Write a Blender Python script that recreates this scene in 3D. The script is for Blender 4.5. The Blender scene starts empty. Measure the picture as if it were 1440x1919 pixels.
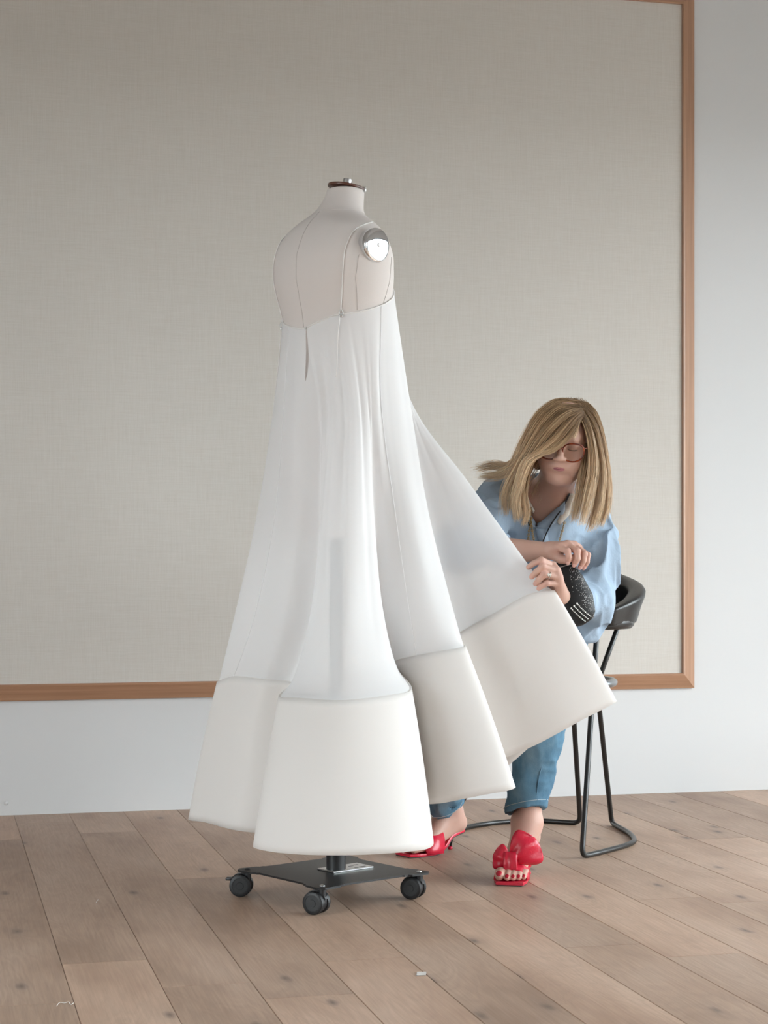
import bpy, bmesh, math, random
import numpy as np
from mathutils import Vector, Matrix

# ------------------------------------------------------------------ camera
FOC, HOR, CAMH = 3400.0, 1040.0, 0.92          # focal length and eye line in pixels of a 1440x1919 frame, eye height in m
YAW = math.radians(14.04)                      # the camera is turned this far from square to the back wall
scene = bpy.context.scene
col = scene.collection
cam_data = bpy.data.cameras.new('camera')
cam_data.sensor_fit = 'HORIZONTAL'
cam_data.sensor_width = 36.0
cam_data.lens = FOC / 1440.0 * 36.0
cam_data.shift_y = (HOR - 959.5) / 1440.0      # shift lens: verticals stay upright
cam_data.clip_start = 0.05
cam = bpy.data.objects.new('camera', cam_data)
cam.location = (0, 0, CAMH)
cam.rotation_euler = (math.radians(90), 0, -YAW)
col.objects.link(cam)
scene.camera = cam

# ------------------------------------------------------------------ room size, daylight, exposure
RX0, RX1, RY0, RY1, RZ1 = -3.6, 4.8, -2.2, 6.54, 3.55
WIN_Y0, WIN_Y1, WIN_Z0, WIN_Z1 = 0.4, 5.6, 0.18, 2.55   # long window in the wall to the right
WIN2_X0, WIN2_X1, WIN2_Z1 = 3.4, 4.5, 2.55               # second window in the wall behind the camera
WIN3_Y0, WIN3_Y1 = -0.2, 3.4                                # third window in the wall to the left, beside the camera
world = bpy.data.worlds.new('overcast_sky')
scene.world = world
world.use_nodes = True
wbg = world.node_tree.nodes['Background']
wbg.inputs['Color'].default_value = (0.885, 0.95, 1.0, 1)
wbg.inputs['Strength'].default_value = 12.2
def portal(name, loc, sx, sy, normal):
    """window portal: guides the sampling of the sky through an opening, gives off no light of its own"""
    pl = bpy.data.lights.new(name, 'AREA')
    pl.shape = 'RECTANGLE'; pl.size, pl.size_y = sx, sy
    pl.cycles.is_portal = True
    o = bpy.data.objects.new(name, pl)
    o.location = loc
    o.rotation_euler = Vector(normal).to_track_quat('-Z', 'Z').to_euler()
    col.objects.link(o)
portal('window_daylight', (RX1 + 0.14, (WIN_Y0 + WIN_Y1) / 2, (WIN_Z0 + WIN_Z1) / 2), WIN_Y1 - WIN_Y0, WIN_Z1 - WIN_Z0, (-1, 0, 0))
portal('window_daylight', ((WIN2_X0 + WIN2_X1) / 2, RY0 - 0.14, (WIN_Z0 + WIN2_Z1) / 2), WIN2_X1 - WIN2_X0, WIN2_Z1 - WIN_Z0, (0, 1, 0))
portal('window_daylight', (RX0 - 0.14, (WIN3_Y0 + WIN3_Y1) / 2, (WIN_Z0 + WIN_Z1) / 2), WIN3_Y1 - WIN3_Y0, WIN_Z1 - WIN_Z0, (1, 0, 0))
vs = scene.view_settings
vs.view_transform = 'Standard'; vs.look = 'None'; vs.gamma = 1.0; vs.use_curve_mapping = False
vs.exposure = 0.0
scene.cycles.max_bounces = 9
scene.cycles.diffuse_bounces = 6
scene.cycles.transparent_max_bounces = 16
scene.cycles.transmission_bounces = 6
scene.cycles.caustics_reflective = False
scene.cycles.caustics_refractive = False

random.seed(7)
rng = np.random.default_rng(11)

# ------------------------------------------------------------------ helpers
def A(*p): return np.array(p, float)
def P(px, py, Y):
    """a point seen at pixel (px, py) standing Y metres in front of the camera (camera-aligned frame)"""
    return A((px - 720.0) * Y / FOC, Y, CAMH - (py - HOR) * Y / FOC)
def ground(px, py):
    return P(px, py, CAMH * FOC / (py - HOR))
CA, SA = math.cos(YAW), math.sin(YAW)
def to_world(p):
    p = np.asarray(p, float)
    return A(p[0] * CA + p[1] * SA, -p[0] * SA + p[1] * CA, p[2])

ORIG = {}
def props(o, label=None, cat=None, group=None, kind=None):
    if label: o['label'] = label
    if cat: o['category'] = cat
    if group: o['group'] = group
    if kind: o['kind'] = kind
    return o
def thing(name, label, cat, loc, group=None):
    """an Empty at the thing's base; its parts are given in the camera-aligned frame"""
    o = bpy.data.objects.new(name, None)
    col.objects.link(o)
    o.location = to_world(loc)
    o.rotation_euler = (0, 0, -YAW)
    o.empty_display_size = 0.05
    ORIG[o.name] = np.asarray(loc, float)
    return props(o, label, cat, group)
def new_mesh(name, V, F, mat, smooth=True):
    me = bpy.data.meshes.new(name)
    me.from_pydata(np.asarray(V, float).tolist(), [], [list(map(int, f)) for f in F])
    if mat is not None:
        for m in (mat if isinstance(mat, (list, tuple)) else [mat]):
            me.materials.append(m)
    if smooth:
        me.polygons.foreach_set('use_smooth', [True] * len(me.polygons))
    me.update()
    return me
def part(name, VF, mat, parent, smooth=True, label=None, kind=None, sharp=None):
    V, F = VF
    L = ORIG[parent.name]
    me = new_mesh(name, np.asarray(V, float) - L, F, mat, smooth)
    if sharp is not None and smooth:
        me.set_sharp_from_angle(angle=math.radians(sharp))
    o = bpy.data.objects.new(name, me)
    col.objects.link(o)
    o.parent = parent
    ORIG[o.name] = L
    return props(o, label, None, None, kind)
def wobj(name, VF, mat, parent=None, smooth=False, **kw):
    """a mesh given straight in room coordinates"""
    me = new_mesh(name, VF[0], VF[1], mat, smooth)
    o = bpy.data.objects.new(name, me)
    col.objects.link(o)
    o.parent = parent
    return props(o, **kw)
def cthing(name, VF, mat, loc, label, cat, smooth=True, sharp=None, **kw):
    """a thing that is one mesh, given in the camera-aligned frame"""
    loc = np.asarray(loc, float)
    me = new_mesh(name, np.asarray(VF[0], float) - loc, VF[1], mat, smooth)
    if sharp is not None: me.set_sharp_from_angle(angle=math.radians(sharp))
    o = bpy.data.objects.new(name, me)
    col.objects.link(o)
    o.location = to_world(loc); o.rotation_euler = (0, 0, -YAW)
    ORIG[o.name] = loc
    return props(o, label, cat, **kw)
def join(*parts):
    V, F, n = [], [], 0
    for v, f in parts:
        v = np.asarray(v, float)
        V.append(v); F += [[i + n for i in q] for q in f]; n += len(v)
    return np.concatenate(V), F
def box(x0, x1, y0, y1, z0, z1):
    V = [(x, y, z) for x in (x0, x1) for y in (y0, y1) for z in (z0, z1)]
    F = [(0, 1, 3, 2), (4, 6, 7, 5), (0, 4, 5, 1), (2, 3, 7, 6), (0, 2, 6, 4), (1, 5, 7, 3)]
    return np.array(V, float), F
def bevel(VF, w, seg=2):
    bm = bmesh.new()
    vs_ = [bm.verts.new(v) for v in VF[0]]
    for f in VF[1]: bm.faces.new([vs_[i] for i in f])
    bmesh.ops.recalc_face_normals(bm, faces=bm.faces)
    bmesh.ops.bevel(bm, geom=list(bm.edges), offset=w, segments=seg, affect='EDGES', profile=0.5, clamp_overlap=True)
    bm.verts.index_update()
    V = np.array([v.co[:] for v in bm.verts]); F = [[v.index for v in f.verts] for f in bm.faces]
    bm.free()
    return V, F
def rings(R, closed_u=True, cap0=True, cap1=True):
    """skin a list of rings (each (n,3)) into a surface"""
    R = [np.asarray(r, float) for r in R]
    n = len(R[0]); F = []
    for i in range(len(R) - 1):
        for j in range(n if closed_u else n - 1):
            k = (j + 1) % n
            F.append((i * n + j, i * n + k, (i + 1) * n + k, (i + 1) * n + j))
    V = np.concatenate(R)
    if cap0: F.append(tuple(range(n))[::-1])
    if cap1: F.append(tuple(range((len(R) - 1) * n, len(R) * n)))
    return V, F
def crom(pts, n=8, closed=False):
    """centripetal Catmull-Rom through points, n samples per span"""
    p = np.asarray(pts, float); m = len(p)
    if closed: q = np.concatenate([p[-1:], p, p[:2]])
    else: q = np.concatenate([2 * p[:1] - p[1:2], p, 2 * p[-1:] - p[-2:-1]])
    out = []
    for i in range(m if closed else m - 1):
        a, b, c, d = q[i:i + 4]
        t0 = 0.0
        t1 = t0 + max(np.linalg.norm(b - a), 1e-9) ** 0.5
        t2 = t1 + max(np.linalg.norm(c - b), 1e-9) ** 0.5
        t3 = t2 + max(np.linalg.norm(d - c), 1e-9) ** 0.5
        t = np.linspace(t1, t2, n, endpoint=False)[:, None]
        a1 = (t1 - t) / (t1 - t0) * a + (t - t0) / (t1 - t0) * b
        a2 = (t2 - t) / (t2 - t1) * b + (t - t1) / (t2 - t1) * c
        a3 = (t3 - t) / (t3 - t2) * c + (t - t2) / (t3 - t2) * d
        b1 = (t2 - t) / (t2 - t0) * a1 + (t - t0) / (t2 - t0) * a2
        b2 = (t3 - t) / (t3 - t1) * a2 + (t - t1) / (t3 - t1) * a3
        out.append((t2 - t) / (t2 - t1) * b1 + (t - t1) / (t2 - t1) * b2)
    if not closed: out.append(p[-1:])
    return np.concatenate(out)
def frames(p, closed=False):
    p = np.asarray(p, float); m = len(p)
    if closed: t = np.roll(p, -1, 0) - np.roll(p, 1, 0)
    else: t = np.gradient(p, axis=0)
    t /= np.maximum(np.linalg.norm(t, axis=1, keepdims=True), 1e-12)
    u = np.zeros_like(p)
    ref = A(0, 0, 1) if abs(t[0][2]) < 0.9 else A(1, 0, 0)
    u[0] = np.cross(t[0], ref); u[0] /= np.linalg.norm(u[0])
    for i in range(1, m):
        w = u[i - 1] - t[i] * np.dot(u[i - 1], t[i])
        u[i] = w / max(np.linalg.norm(w), 1e-12)
    return t, u, np.cross(t, u)
def tube(path, r, n=8, closed=False, caps=True, flat=1.0):
    p = np.asarray(path, float); m = len(p)
    r = np.broadcast_to(np.asarray(r, float), (m,))
    t, u, v = frames(p, closed)
    a = np.linspace(0, 2 * math.pi, n, endpoint=False)
    R = [p[i] + r[i] * (np.cos(a)[:, None] * u[i] + flat * np.sin(a)[:, None] * v[i]) for i in range(m)]
    if closed:
        V, F = rings(R, True, False, False)
        b = (m - 1) * n
        F += [(b + j, b + (j + 1) % n, (j + 1) % n, j) for j in range(n)]
        return V, F
    return rings(R, True, caps, caps)
def lathe(prof, c, axis=(0, 0, 1), n=24):
    """prof: list of (radius, height along axis)"""
    ax = A(*axis); ax /= np.linalg.norm(ax)
    ref = A(0, 0, 1) if abs(ax[2]) < 0.9 else A(1, 0, 0)
    u = np.cross(ax, ref); u /= np.linalg.norm(u); v = np.cross(ax, u)
    a = np.linspace(0, 2 * math.pi, n, endpoint=False)
    R = [np.asarray(c) + ax * h + max(r, 1e-5) * (np.cos(a)[:, None] * u + np.sin(a)[:, None] * v) for r, h in prof]
    return rings(R)
def cyl(c0, c1, r, n=20, bev=0.0):
    c0, c1 = np.asarray(c0, float), np.asarray(c1, float)
    h = np.linalg.norm(c1 - c0)
    if bev: prof = [(r - bev, 0), (r, bev), (r, h - bev), (r - bev, h)]
    else: prof = [(r, 0), (r, h)]
    return lathe(prof, c0, (c1 - c0) / h, n)
def ball(c, r, n=10, m=7):
    prof = [(r * math.sin(t), -r * math.cos(t)) for t in np.linspace(0, math.pi, m)]
    return lathe(prof, c, (0, 0, 1), n)

# ------------------------------------------------------------------ procedural materials
def mat(name, color, rough=0.5, metal=0.0, spec=0.5, **kw):
    m = bpy.data.materials.new(name); m.use_nodes = True
    b = m.node_tree.nodes['Principled BSDF']
    b.inputs['Base Color'].default_value = (*color, 1)
    b.inputs['Roughness'].default_value = rough
    b.inputs['Metallic'].default_value = metal
    b.inputs['Specular IOR Level'].default_value = spec
    for k, v in kw.items():
        b.inputs[k.replace('_', ' ')].default_value = v
    return m
class NT:
    def __init__(s, m): s.m = m; s.t = m.node_tree; s.b = s.t.nodes['Principled BSDF']; s.out = s.t.nodes['Material Output']
    def n(s, typ, **kw):
        x = s.t.nodes.new(typ)
        for k, v in kw.items():
            if k.startswith('_'): setattr(x, k[1:], v)
            elif k.startswith('i'): x.inputs[int(k[1:])].default_value = v
        return x
    def l(s, a, b): s.t.links.new(a, b)
    def noise(s, vec, scale, detail=3, rough=0.5, dist=0.0):
        x = s.n('ShaderNodeTexNoise')
        x.inputs['Scale'].default_value = scale; x.inputs['Detail'].default_value = detail
        x.inputs['Roughness'].default_value = rough; x.inputs['Distortion'].default_value = dist
        if vec is not None: s.l(vec, x.inputs['Vector'])
        return x.outputs['Fac']
    def mapping(s, vec, scale=(1, 1, 1), loc=(0, 0, 0), rot=(0, 0, 0)):
        x = s.n('ShaderNodeMapping'); x.inputs['Scale'].default_value = scale
        x.inputs['Location'].default_value = loc; x.inputs['Rotation'].default_value = rot
        s.l(vec, x.inputs['Vector']); return x.outputs['Vector']
    def ramp(s, fac, stops):
        x = s.n('ShaderNodeValToRGB'); e = x.color_ramp.elements
        while len(e) < len(stops): e.new(0.5)
        for i, (p, c) in enumerate(stops):
            e[i].position = p; e[i].color = (*c, 1) if len(c) == 3 else c
        s.l(fac, x.inputs['Fac']); return x.outputs['Color']
    def math(s, op, a, b=None, clamp=False):
        x = s.n('ShaderNodeMath', _operation=op, _use_clamp=clamp)
        for i, q in enumerate((a, b)):
            if q is None: continue
            if isinstance(q, (int, float)): x.inputs[i].default_value = q
            else: s.l(q, x.inputs[i])
        return x.outputs[0]
    def mix(s, fac, a, b, blend='MIX'):
        x = s.n('ShaderNodeMix', _data_type='RGBA', _blend_type=blend)
        for i, q in ((0, fac), (6, a), (7, b)):
            if isinstance(q, (int, float)): x.inputs[i].default_value = q
            elif isinstance(q, tuple): x.inputs[i].default_value = (*q, 1)
            else: s.l(q, x.inputs[i])
        return x.outputs[2]
    def bump(s, h, strength=0.2, dist=0.01):
        x = s.n('ShaderNodeBump'); x.inputs['Strength'].default_value = strength; x.inputs['Distance'].default_value = dist
        s.l(h, x.inputs['Height']); s.l(x.outputs['Normal'], s.b.inputs['Normal'])
    def pos(s): return s.n('ShaderNodeNewGeometry').outputs['Position']
    def obj(s): return s.n('ShaderNodeTexCoord').outputs['Object']

M = {}
# painted plaster
M['wall'] = mat('white_wall_paint', (0.65, 0.648, 0.648), 0.6, spec=0.3); t = NT(M['wall'])
t.bump(t.noise(t.pos(), 60, 4), 0.04, 0.004)
M['ceiling'] = mat('white_ceiling_paint', (0.45, 0.45, 0.45), 0.8, spec=0.2); t = NT(M['ceiling'])
t.bump(t.noise(t.pos(), 50, 3), 0.04, 0.004)
# woven linen of the wall panel
M['linen'] = mat('beige_linen', (0.76, 0.735, 0.69), 0.85, spec=0.15); t = NT(M['linen'])
p_ = t.pos()
warp = t.noise(t.mapping(p_, (900, 1, 14)), 1.0, 3, 0.6)
weft = t.noise(t.mapping(p_, (14, 1, 900)), 1.0, 3, 0.6)
slub = t.math('ADD', warp, weft)
c_ = t.ramp(t.math('MULTIPLY', slub, 0.5), [(0.36, (0.575, 0.535, 0.485)), (0.5, (0.615, 0.58, 0.535)), (0.66, (0.655, 0.625, 0.585))])
blot = t.noise(t.mapping(p_, (2.5, 1, 1.6)), 1.0, 3)
c_ = t.mix(t.math('MULTIPLY', blot, 0.10), c_, (0.57, 0.52, 0.45))
t.l(c_, t.b.inputs['Base Color']); t.bump(slub, 0.15, 0.002)
# cherry wood frame
M['frame_wood'] = mat('reddish_frame_wood', (0.40, 0.22, 0.13), 0.45, spec=0.7, Coat_Weight=0.35, Coat_Roughness=0.35); t = NT(M['frame_wood'])
o_ = t.obj()
g1 = t.noise(t.mapping(o_, (1.6, 60, 60)), 1.0, 5, 0.6, 0.4)
c_ = t.ramp(g1, [(0.25, (0.31, 0.155, 0.085)), (0.5, (0.40, 0.215, 0.125)), (0.75, (0.50, 0.29, 0.18))])
t.l(c_, t.b.inputs['Base Color']); t.bump(g1, 0.06, 0.002)
# oak planks (every plank shifts the figure by its own random value)
M['oak'] = mat('pale_oak_plank', (0.40, 0.29, 0.21), 0.46, spec=0.4); t = NT(M['oak'])
oi = t.n('ShaderNodeObjectInfo')
off = t.n('ShaderNodeCombineXYZ')
t.l(t.math('MULTIPLY', oi.outputs['Random'], 37.0), off.inputs[0]); t.l(t.math('MULTIPLY', oi.outputs['Random'], 91.0), off.inputs[1])
ad = t.n('ShaderNodeVectorMath', _operation='ADD'); t.l(t.pos(), ad.inputs[0]); t.l(off.outputs[0], ad.inputs[1])
pv = ad.outputs[0]
w1 = t.noise(t.mapping(pv, (6, 1.1, 1)), 1.0, 3, 0.55, 1.2)          # broad cathedral figure
band_ = t.math('FRACT', t.math('MULTIPLY', w1, 13.0))
band_ = t.math('ABSOLUTE', t.math('SUBTRACT', band_, 0.5))
grain = t.noise(t.mapping(pv, (170, 5, 1)), 1.0, 4, 0.65)
tone = t.noise(t.mapping(pv, (4, 1.4, 1)), 1.0, 3, 0.6)
c_ = t.ramp(tone, [(0.33, (0.375, 0.238, 0.165)), (0.5, (0.50, 0.338, 0.243)), (0.68, (0.57, 0.405, 0.302))])
c_ = t.mix(t.math('MULTIPLY', band_, 0.42), c_, (0.27, 0.185, 0.13))
c_ = t.mix(t.math('MULTIPLY', t.math('SUBTRACT', grain, 0.35, True), 0.75), c_, (0.25, 0.17, 0.12))
hs = t.n('ShaderNodeHueSaturation'); t.l(c_, hs.inputs['Color'])
vr = t.n('ShaderNodeMapRange'); t.l(oi.outputs['Random'], vr.inputs[0]); vr.inputs[3].default_value = 0.84; vr.inputs[4].default_value = 1.14
t.l(vr.outputs[0], hs.inputs['Value'])
c_ = hs.outputs['Color']
kn = t.n('ShaderNodeTexVoronoi', _feature='F1', _voronoi_dimensions='2D'); kn.inputs['Scale'].default_value = 1.0; kn.inputs['Randomness'].default_value = 1.0
t.l(t.mapping(pv, (6.2, 2.4, 1)), kn.inputs['Vector'])
kd = t.math('ADD', kn.outputs['Distance'], t.math('MULTIPLY', t.math('SUBTRACT', t.noise(t.mapping(pv, (40, 14, 1)), 1.0, 3), 0.5), 0.10))
sc_ = t.n('ShaderNodeSeparateColor'); t.l(kn.outputs['Color'], sc_.inputs[0])
pick = t.math('GREATER_THAN', sc_.outputs[0], 0.70)
halo = t.math('MULTIPLY', t.math('SUBTRACT', 1.0, t.math('MULTIPLY', kd, 4.2), True), pick)
core = t.math('MULTIPLY', t.math('SUBTRACT', 1.0, t.math('MULTIPLY', kd, 11.0), True), pick)
c_ = t.mix(t.math('MULTIPLY', halo, 0.36), c_, (0.24, 0.165, 0.125))
c_ = t.mix(t.math('MULTIPLY', core, 0.85, True), c_, (0.11, 0.075, 0.06))
t.l(c_, t.b.inputs['Base Color'])
t.l(t.math('ADD', t.math('MULTIPLY', grain, 0.2), 0.36), t.b.inputs['Roughness'])
t.bump(grain, 0.10, 0.002)
M['underfloor'] = mat('dark_joint', (0.10, 0.065, 0.045), 0.9, spec=0.1)
M['outside'] = mat('grey_terrace', (0.30, 0.30, 0.29), 0.9)
M['win_frame'] = mat('dark_window_metal', (0.05, 0.05, 0.055), 0.4)
m = bpy.data.materials.new('window_glass'); m.use_nodes = True; M['glass'] = m; t = m.node_tree
t.nodes.remove(t.nodes['Principled BSDF'])
a_ = t.nodes.new('ShaderNodeBsdfTransparent'); b_ = t.nodes.new('ShaderNodeBsdfGlossy'); x_ = t.nodes.new('ShaderNodeMixShader')
b_.inputs['Roughness'].default_value = 0.02; x_.inputs[0].default_value = 0.05; a_.inputs[0].default_value = (0.97, 0.985, 0.98, 1)
t.links.new(a_.outputs[0], x_.inputs[1]); t.links.new(b_.outputs[0], x_.inputs[2]); t.links.new(x_.outputs[0], t.nodes['Material Output'].inputs[0])

# ------------------------------------------------------------------ the room
def slab(x0, x1, y0, y1, z0, z1): return box(x0, x1, y0, y1, z0, z1)
wobj('wall_back', slab(RX0, RX1, RY1, RY1 + 0.2, 0, RZ1), M['wall'], label='white painted wall behind the framed linen panel', kind='structure')
wobj('wall_left', join(slab(RX0 - 0.2, RX0, RY0 - 0.2, WIN3_Y0, 0, RZ1), slab(RX0 - 0.2, RX0, WIN3_Y1, RY1 + 0.2, 0, RZ1),
                       slab(RX0 - 0.2, RX0, WIN3_Y0, WIN3_Y1, 0, WIN_Z0), slab(RX0 - 0.2, RX0, WIN3_Y0, WIN3_Y1, WIN_Z1, RZ1)),
     M['wall'], label='white painted side wall out of view', kind='structure')
wobj('wall_front', join(slab(RX0, WIN2_X0, RY0 - 0.2, RY0, 0, RZ1), slab(WIN2_X1, RX1, RY0 - 0.2, RY0, 0, RZ1),
                        slab(WIN2_X0, WIN2_X1, RY0 - 0.2, RY0, 0, WIN_Z0), slab(WIN2_X0, WIN2_X1, RY0 - 0.2, RY0, WIN2_Z1, RZ1)),
     M['wall'], label='white painted wall with a window behind the camera', kind='structure')
wobj('wall_right', join(slab(RX1, RX1 + 0.2, RY0 - 0.2, WIN_Y0, 0, RZ1), slab(RX1, RX1 + 0.2, WIN_Y1, RY1 + 0.2, 0, RZ1),
                        slab(RX1, RX1 + 0.2, WIN_Y0, WIN_Y1, 0, WIN_Z0), slab(RX1, RX1 + 0.2, WIN_Y0, WIN_Y1, WIN_Z1, RZ1)),
     M['wall'], label='white painted wall with the long window', kind='structure')
wobj('ceiling', slab(RX0 - 0.2, RX1 + 0.2, RY0 - 0.2, RY1 + 0.2, RZ1, RZ1 + 0.2), M['ceiling'], label='white ceiling', kind='structure')
wobj('ground', slab(-50, 60, -60, 50, -0.5, -0.125), M['outside'], label='grey terrace outside the window', kind='structure')
win = wobj('window_1', join(slab(RX1 + 0.05, RX1 + 0.12, WIN_Y0, WIN_Y1, WIN_Z0, WIN_Z0 + 0.06), slab(RX1 + 0.05, RX1 + 0.12, WIN_Y0, WIN_Y1, WIN_Z1 - 0.06, WIN_Z1),
                            slab(RX1 + 0.05, RX1 + 0.12, WIN_Y0, WIN_Y0 + 0.06, WIN_Z0 + 0.06, WIN_Z1 - 0.06), slab(RX1 + 0.05, RX1 + 0.12, WIN_Y1 - 0.06, WIN_Y1, WIN_Z0 + 0.06, WIN_Z1 - 0.06)),
           M['win_frame'], label='long dark framed window in the side wall', kind='structure')
nb = 5
xs_ = (RX0 - 0.12, RX0 - 0.05)
w3 = wobj('window_3', join(slab(*xs_, WIN3_Y0, WIN3_Y1, WIN_Z0, WIN_Z0 + 0.06), slab(*xs_, WIN3_Y0, WIN3_Y1, WIN_Z1 - 0.06, WIN_Z1),
                           slab(*xs_, WIN3_Y0, WIN3_Y0 + 0.06, WIN_Z0 + 0.06, WIN_Z1 - 0.06), slab(*xs_, WIN3_Y1 - 0.06, WIN3_Y1, WIN_Z0 + 0.06, WIN_Z1 - 0.06)),
          M['win_frame'], label='dark framed window in the left side wall', kind='structure')
for i in range(2):
    ya = WIN3_Y0 + 0.06 + (WIN3_Y1 - WIN3_Y0 - 0.12) / 2 * i
    yb = ya + (WIN3_Y1 - WIN3_Y0 - 0.12) / 2
    if i: wobj('mullion', slab(RX0 - 0.115, RX0 - 0.055, ya - 0.025, ya + 0.025, WIN_Z0 + 0.06, WIN_Z1 - 0.06), M['win_frame'], w3)
    wobj('pane', slab(RX0 - 0.086, RX0 - 0.082, ya + (0.025 if i else 0), yb - (0.025 if i < 1 else 0), WIN_Z0 + 0.06, WIN_Z1 - 0.06), M['glass'], w3)
w2 = wobj('window_2', join(slab(WIN2_X0, WIN2_X1, RY0 - 0.12, RY0 - 0.05, WIN_Z0, WIN_Z0 + 0.06), slab(WIN2_X0, WIN2_X1, RY0 - 0.12, RY0 - 0.05, WIN2_Z1 - 0.06, WIN2_Z1),
                           slab(WIN2_X0, WIN2_X0 + 0.06, RY0 - 0.12, RY0 - 0.05, WIN_Z0 + 0.06, WIN2_Z1 - 0.06), slab(WIN2_X1 - 0.06, WIN2_X1, RY0 - 0.12, RY0 - 0.05, WIN_Z0 + 0.06, WIN2_Z1 - 0.06)),
          M['win_frame'], label='dark framed window behind the camera', kind='structure')
for i in range(4):
    xa = WIN2_X0 + 0.06 + (WIN2_X1 - WIN2_X0 - 0.12) / 4 * i
    xb = xa + (WIN2_X1 - WIN2_X0 - 0.12) / 4
    if i: wobj('mullion', slab(xa - 0.025, xa + 0.025, RY0 - 0.115, RY0 - 0.055, WIN_Z0 + 0.06, WIN2_Z1 - 0.06), M['win_frame'], w2)
    wobj('pane', slab(xa + (0.025 if i else 0), xb - (0.025 if i < 3 else 0), RY0 - 0.086, RY0 - 0.082, WIN_Z0 + 0.06, WIN2_Z1 - 0.06), M['glass'], w2)
for i in range(nb):
    ya = WIN_Y0 + 0.06 + (WIN_Y1 - WIN_Y0 - 0.12) / nb * i
    yb = ya + (WIN_Y1 - WIN_Y0 - 0.12) / nb
    if i: wobj('mullion', slab(RX1 + 0.055, RX1 + 0.115, ya - 0.025, ya + 0.025, WIN_Z0 + 0.06, WIN_Z1 - 0.06), M['win_frame'], win)
    wobj('pane', slab(RX1 + 0.082, RX1 + 0.086, ya + (0.025 if i else 0), yb - (0.025 if i < nb - 1 else 0), WIN_Z0 + 0.06, WIN_Z1 - 0.06), M['glass'], win)

# plank floor: every board is a piece
PITCH, SEAM0 = 0.1923, 0.2863
floor = wobj('floor', slab(RX0 - 0.2, RX1 + 0.2, RY0 - 0.2, RY1 + 0.2, -0.12, -0.006), M['underfloor'],
             label='wide pale oak plank floor', kind='structure')
plank_cache = {}
def plank_mesh(w, ln):
    key = (round(w, 4), round(ln, 3))
    if key not in plank_cache:
        b = 0.0013; hw, hl = w / 2 - 0.0004, ln / 2 - 0.0003
        e = 0.0006
        lv = [(-hw, -hl, -0.012), (hw, -hl, -0.012), (hw, hl, -0.012), (-hw, hl, -0.012),
              (-hw, -hl, -b), (hw, -hl, -b), (hw, hl, -b), (-hw, hl, -b),
              (-hw + b, -hl + e, 0), (hw - b, -hl + e, 0), (hw - b, hl - e, 0), (-hw + b, hl - e, 0)]
        lf = [(0, 1, 5, 4), (1, 2, 6, 5), (2, 3, 7, 6), (3, 0, 4, 7), (4, 5, 9, 8), (5, 6, 10, 9), (6, 7, 11, 10), (7, 4, 8, 11), (8, 9, 10, 11)]
        plank_cache[key] = new_mesh('plank', lv, lf, M['oak'], False)
    return plank_cache[key]
def joint(px, py): return to_world(ground(px, py))[1]
JOINTS = {0: [joint(195, 1803)], 1: [joint(200, 1560)], 2: [joint(430, 1643), joint(400, 1878)], 3: [joint(690, 1798)],
          5: [joint(850, 1690)], 7: [joint(1320, 1790)], 8: [joint(1255, 1684)]}
PLEN = 2.2
for k in range(int((RX0 - SEAM0) / PITCH) - 1, int((RX1 - SEAM0) / PITCH) + 1):
    xa, xb = max(SEAM0 + k * PITCH, RX0), min(SEAM0 + (k + 1) * PITCH, RX1)
    if xb - xa < 0.02: continue
    js = list(JOINTS.get(k, [RY0 + 0.3 + ((k * 0.73 + 0.31) % 1.0) * PLEN]))
    lo, hi = min(js), max(js)
    while lo - PLEN > RY0 + 0.1: lo -= PLEN; js.append(lo)
    while hi + PLEN < RY1 - 0.1: hi += PLEN; js.append(hi)
    ys = sorted([RY0, RY1] + js)
    for ya, yb in zip(ys[:-1], ys[1:]):
        o = bpy.data.objects.new('plank', plank_mesh(xb - xa, yb - ya))
        o.location = ((xa + xb) / 2, (ya + yb) / 2, 0)
        col.objects.link(o); o.parent = floor

# ------------------------------------------------------------------ framed linen panel on the wall
def on_wall(px, py, ywall=RY1):
    d = A((px - 720) / FOC, 1.0, -(py - HOR) / FOC)
    w = A(d[0] * CA + d[1] * SA, -d[0] * SA + d[1] * CA, d[2])
    return A(0, 0, CAMH) + w * (ywall / w[1])
ci = on_wall(1279.5, 1261.5, RY1 - 0.035); co = on_wall(1302, 1285.0, RY1 - 0.008)
top_i = on_wall(1278, 8, RY1 - 0.035)
bx1, bz0 = ci[0], ci[2]; bz1 = top_i[2]; bx0 = bx1 - 4.55
rw = co[0] - ci[0]; rh = ci[2] - co[2]
panel_root = bpy.data.objects.new('wall_panel', None); col.objects.link(panel_root)
panel_root.location = ((bx0 + bx1) / 2, RY1, bz0)
props(panel_root, 'huge beige linen panel in a reddish wooden frame on the back wall', 'wall panel')
def wpart(name, VF, m, parent=panel_root, smooth=False):
    o = wobj(name, (np.asarray(VF[0], float) - np.array(panel_root.location), VF[1]), m, parent, smooth)
    return o
wpart('linen', slab(bx0 - 0.002, bx1 + 0.002, RY1 - 0.030, RY1 - 0.004, bz0 - 0.002, bz1 + 0.002), M['linen'])
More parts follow.
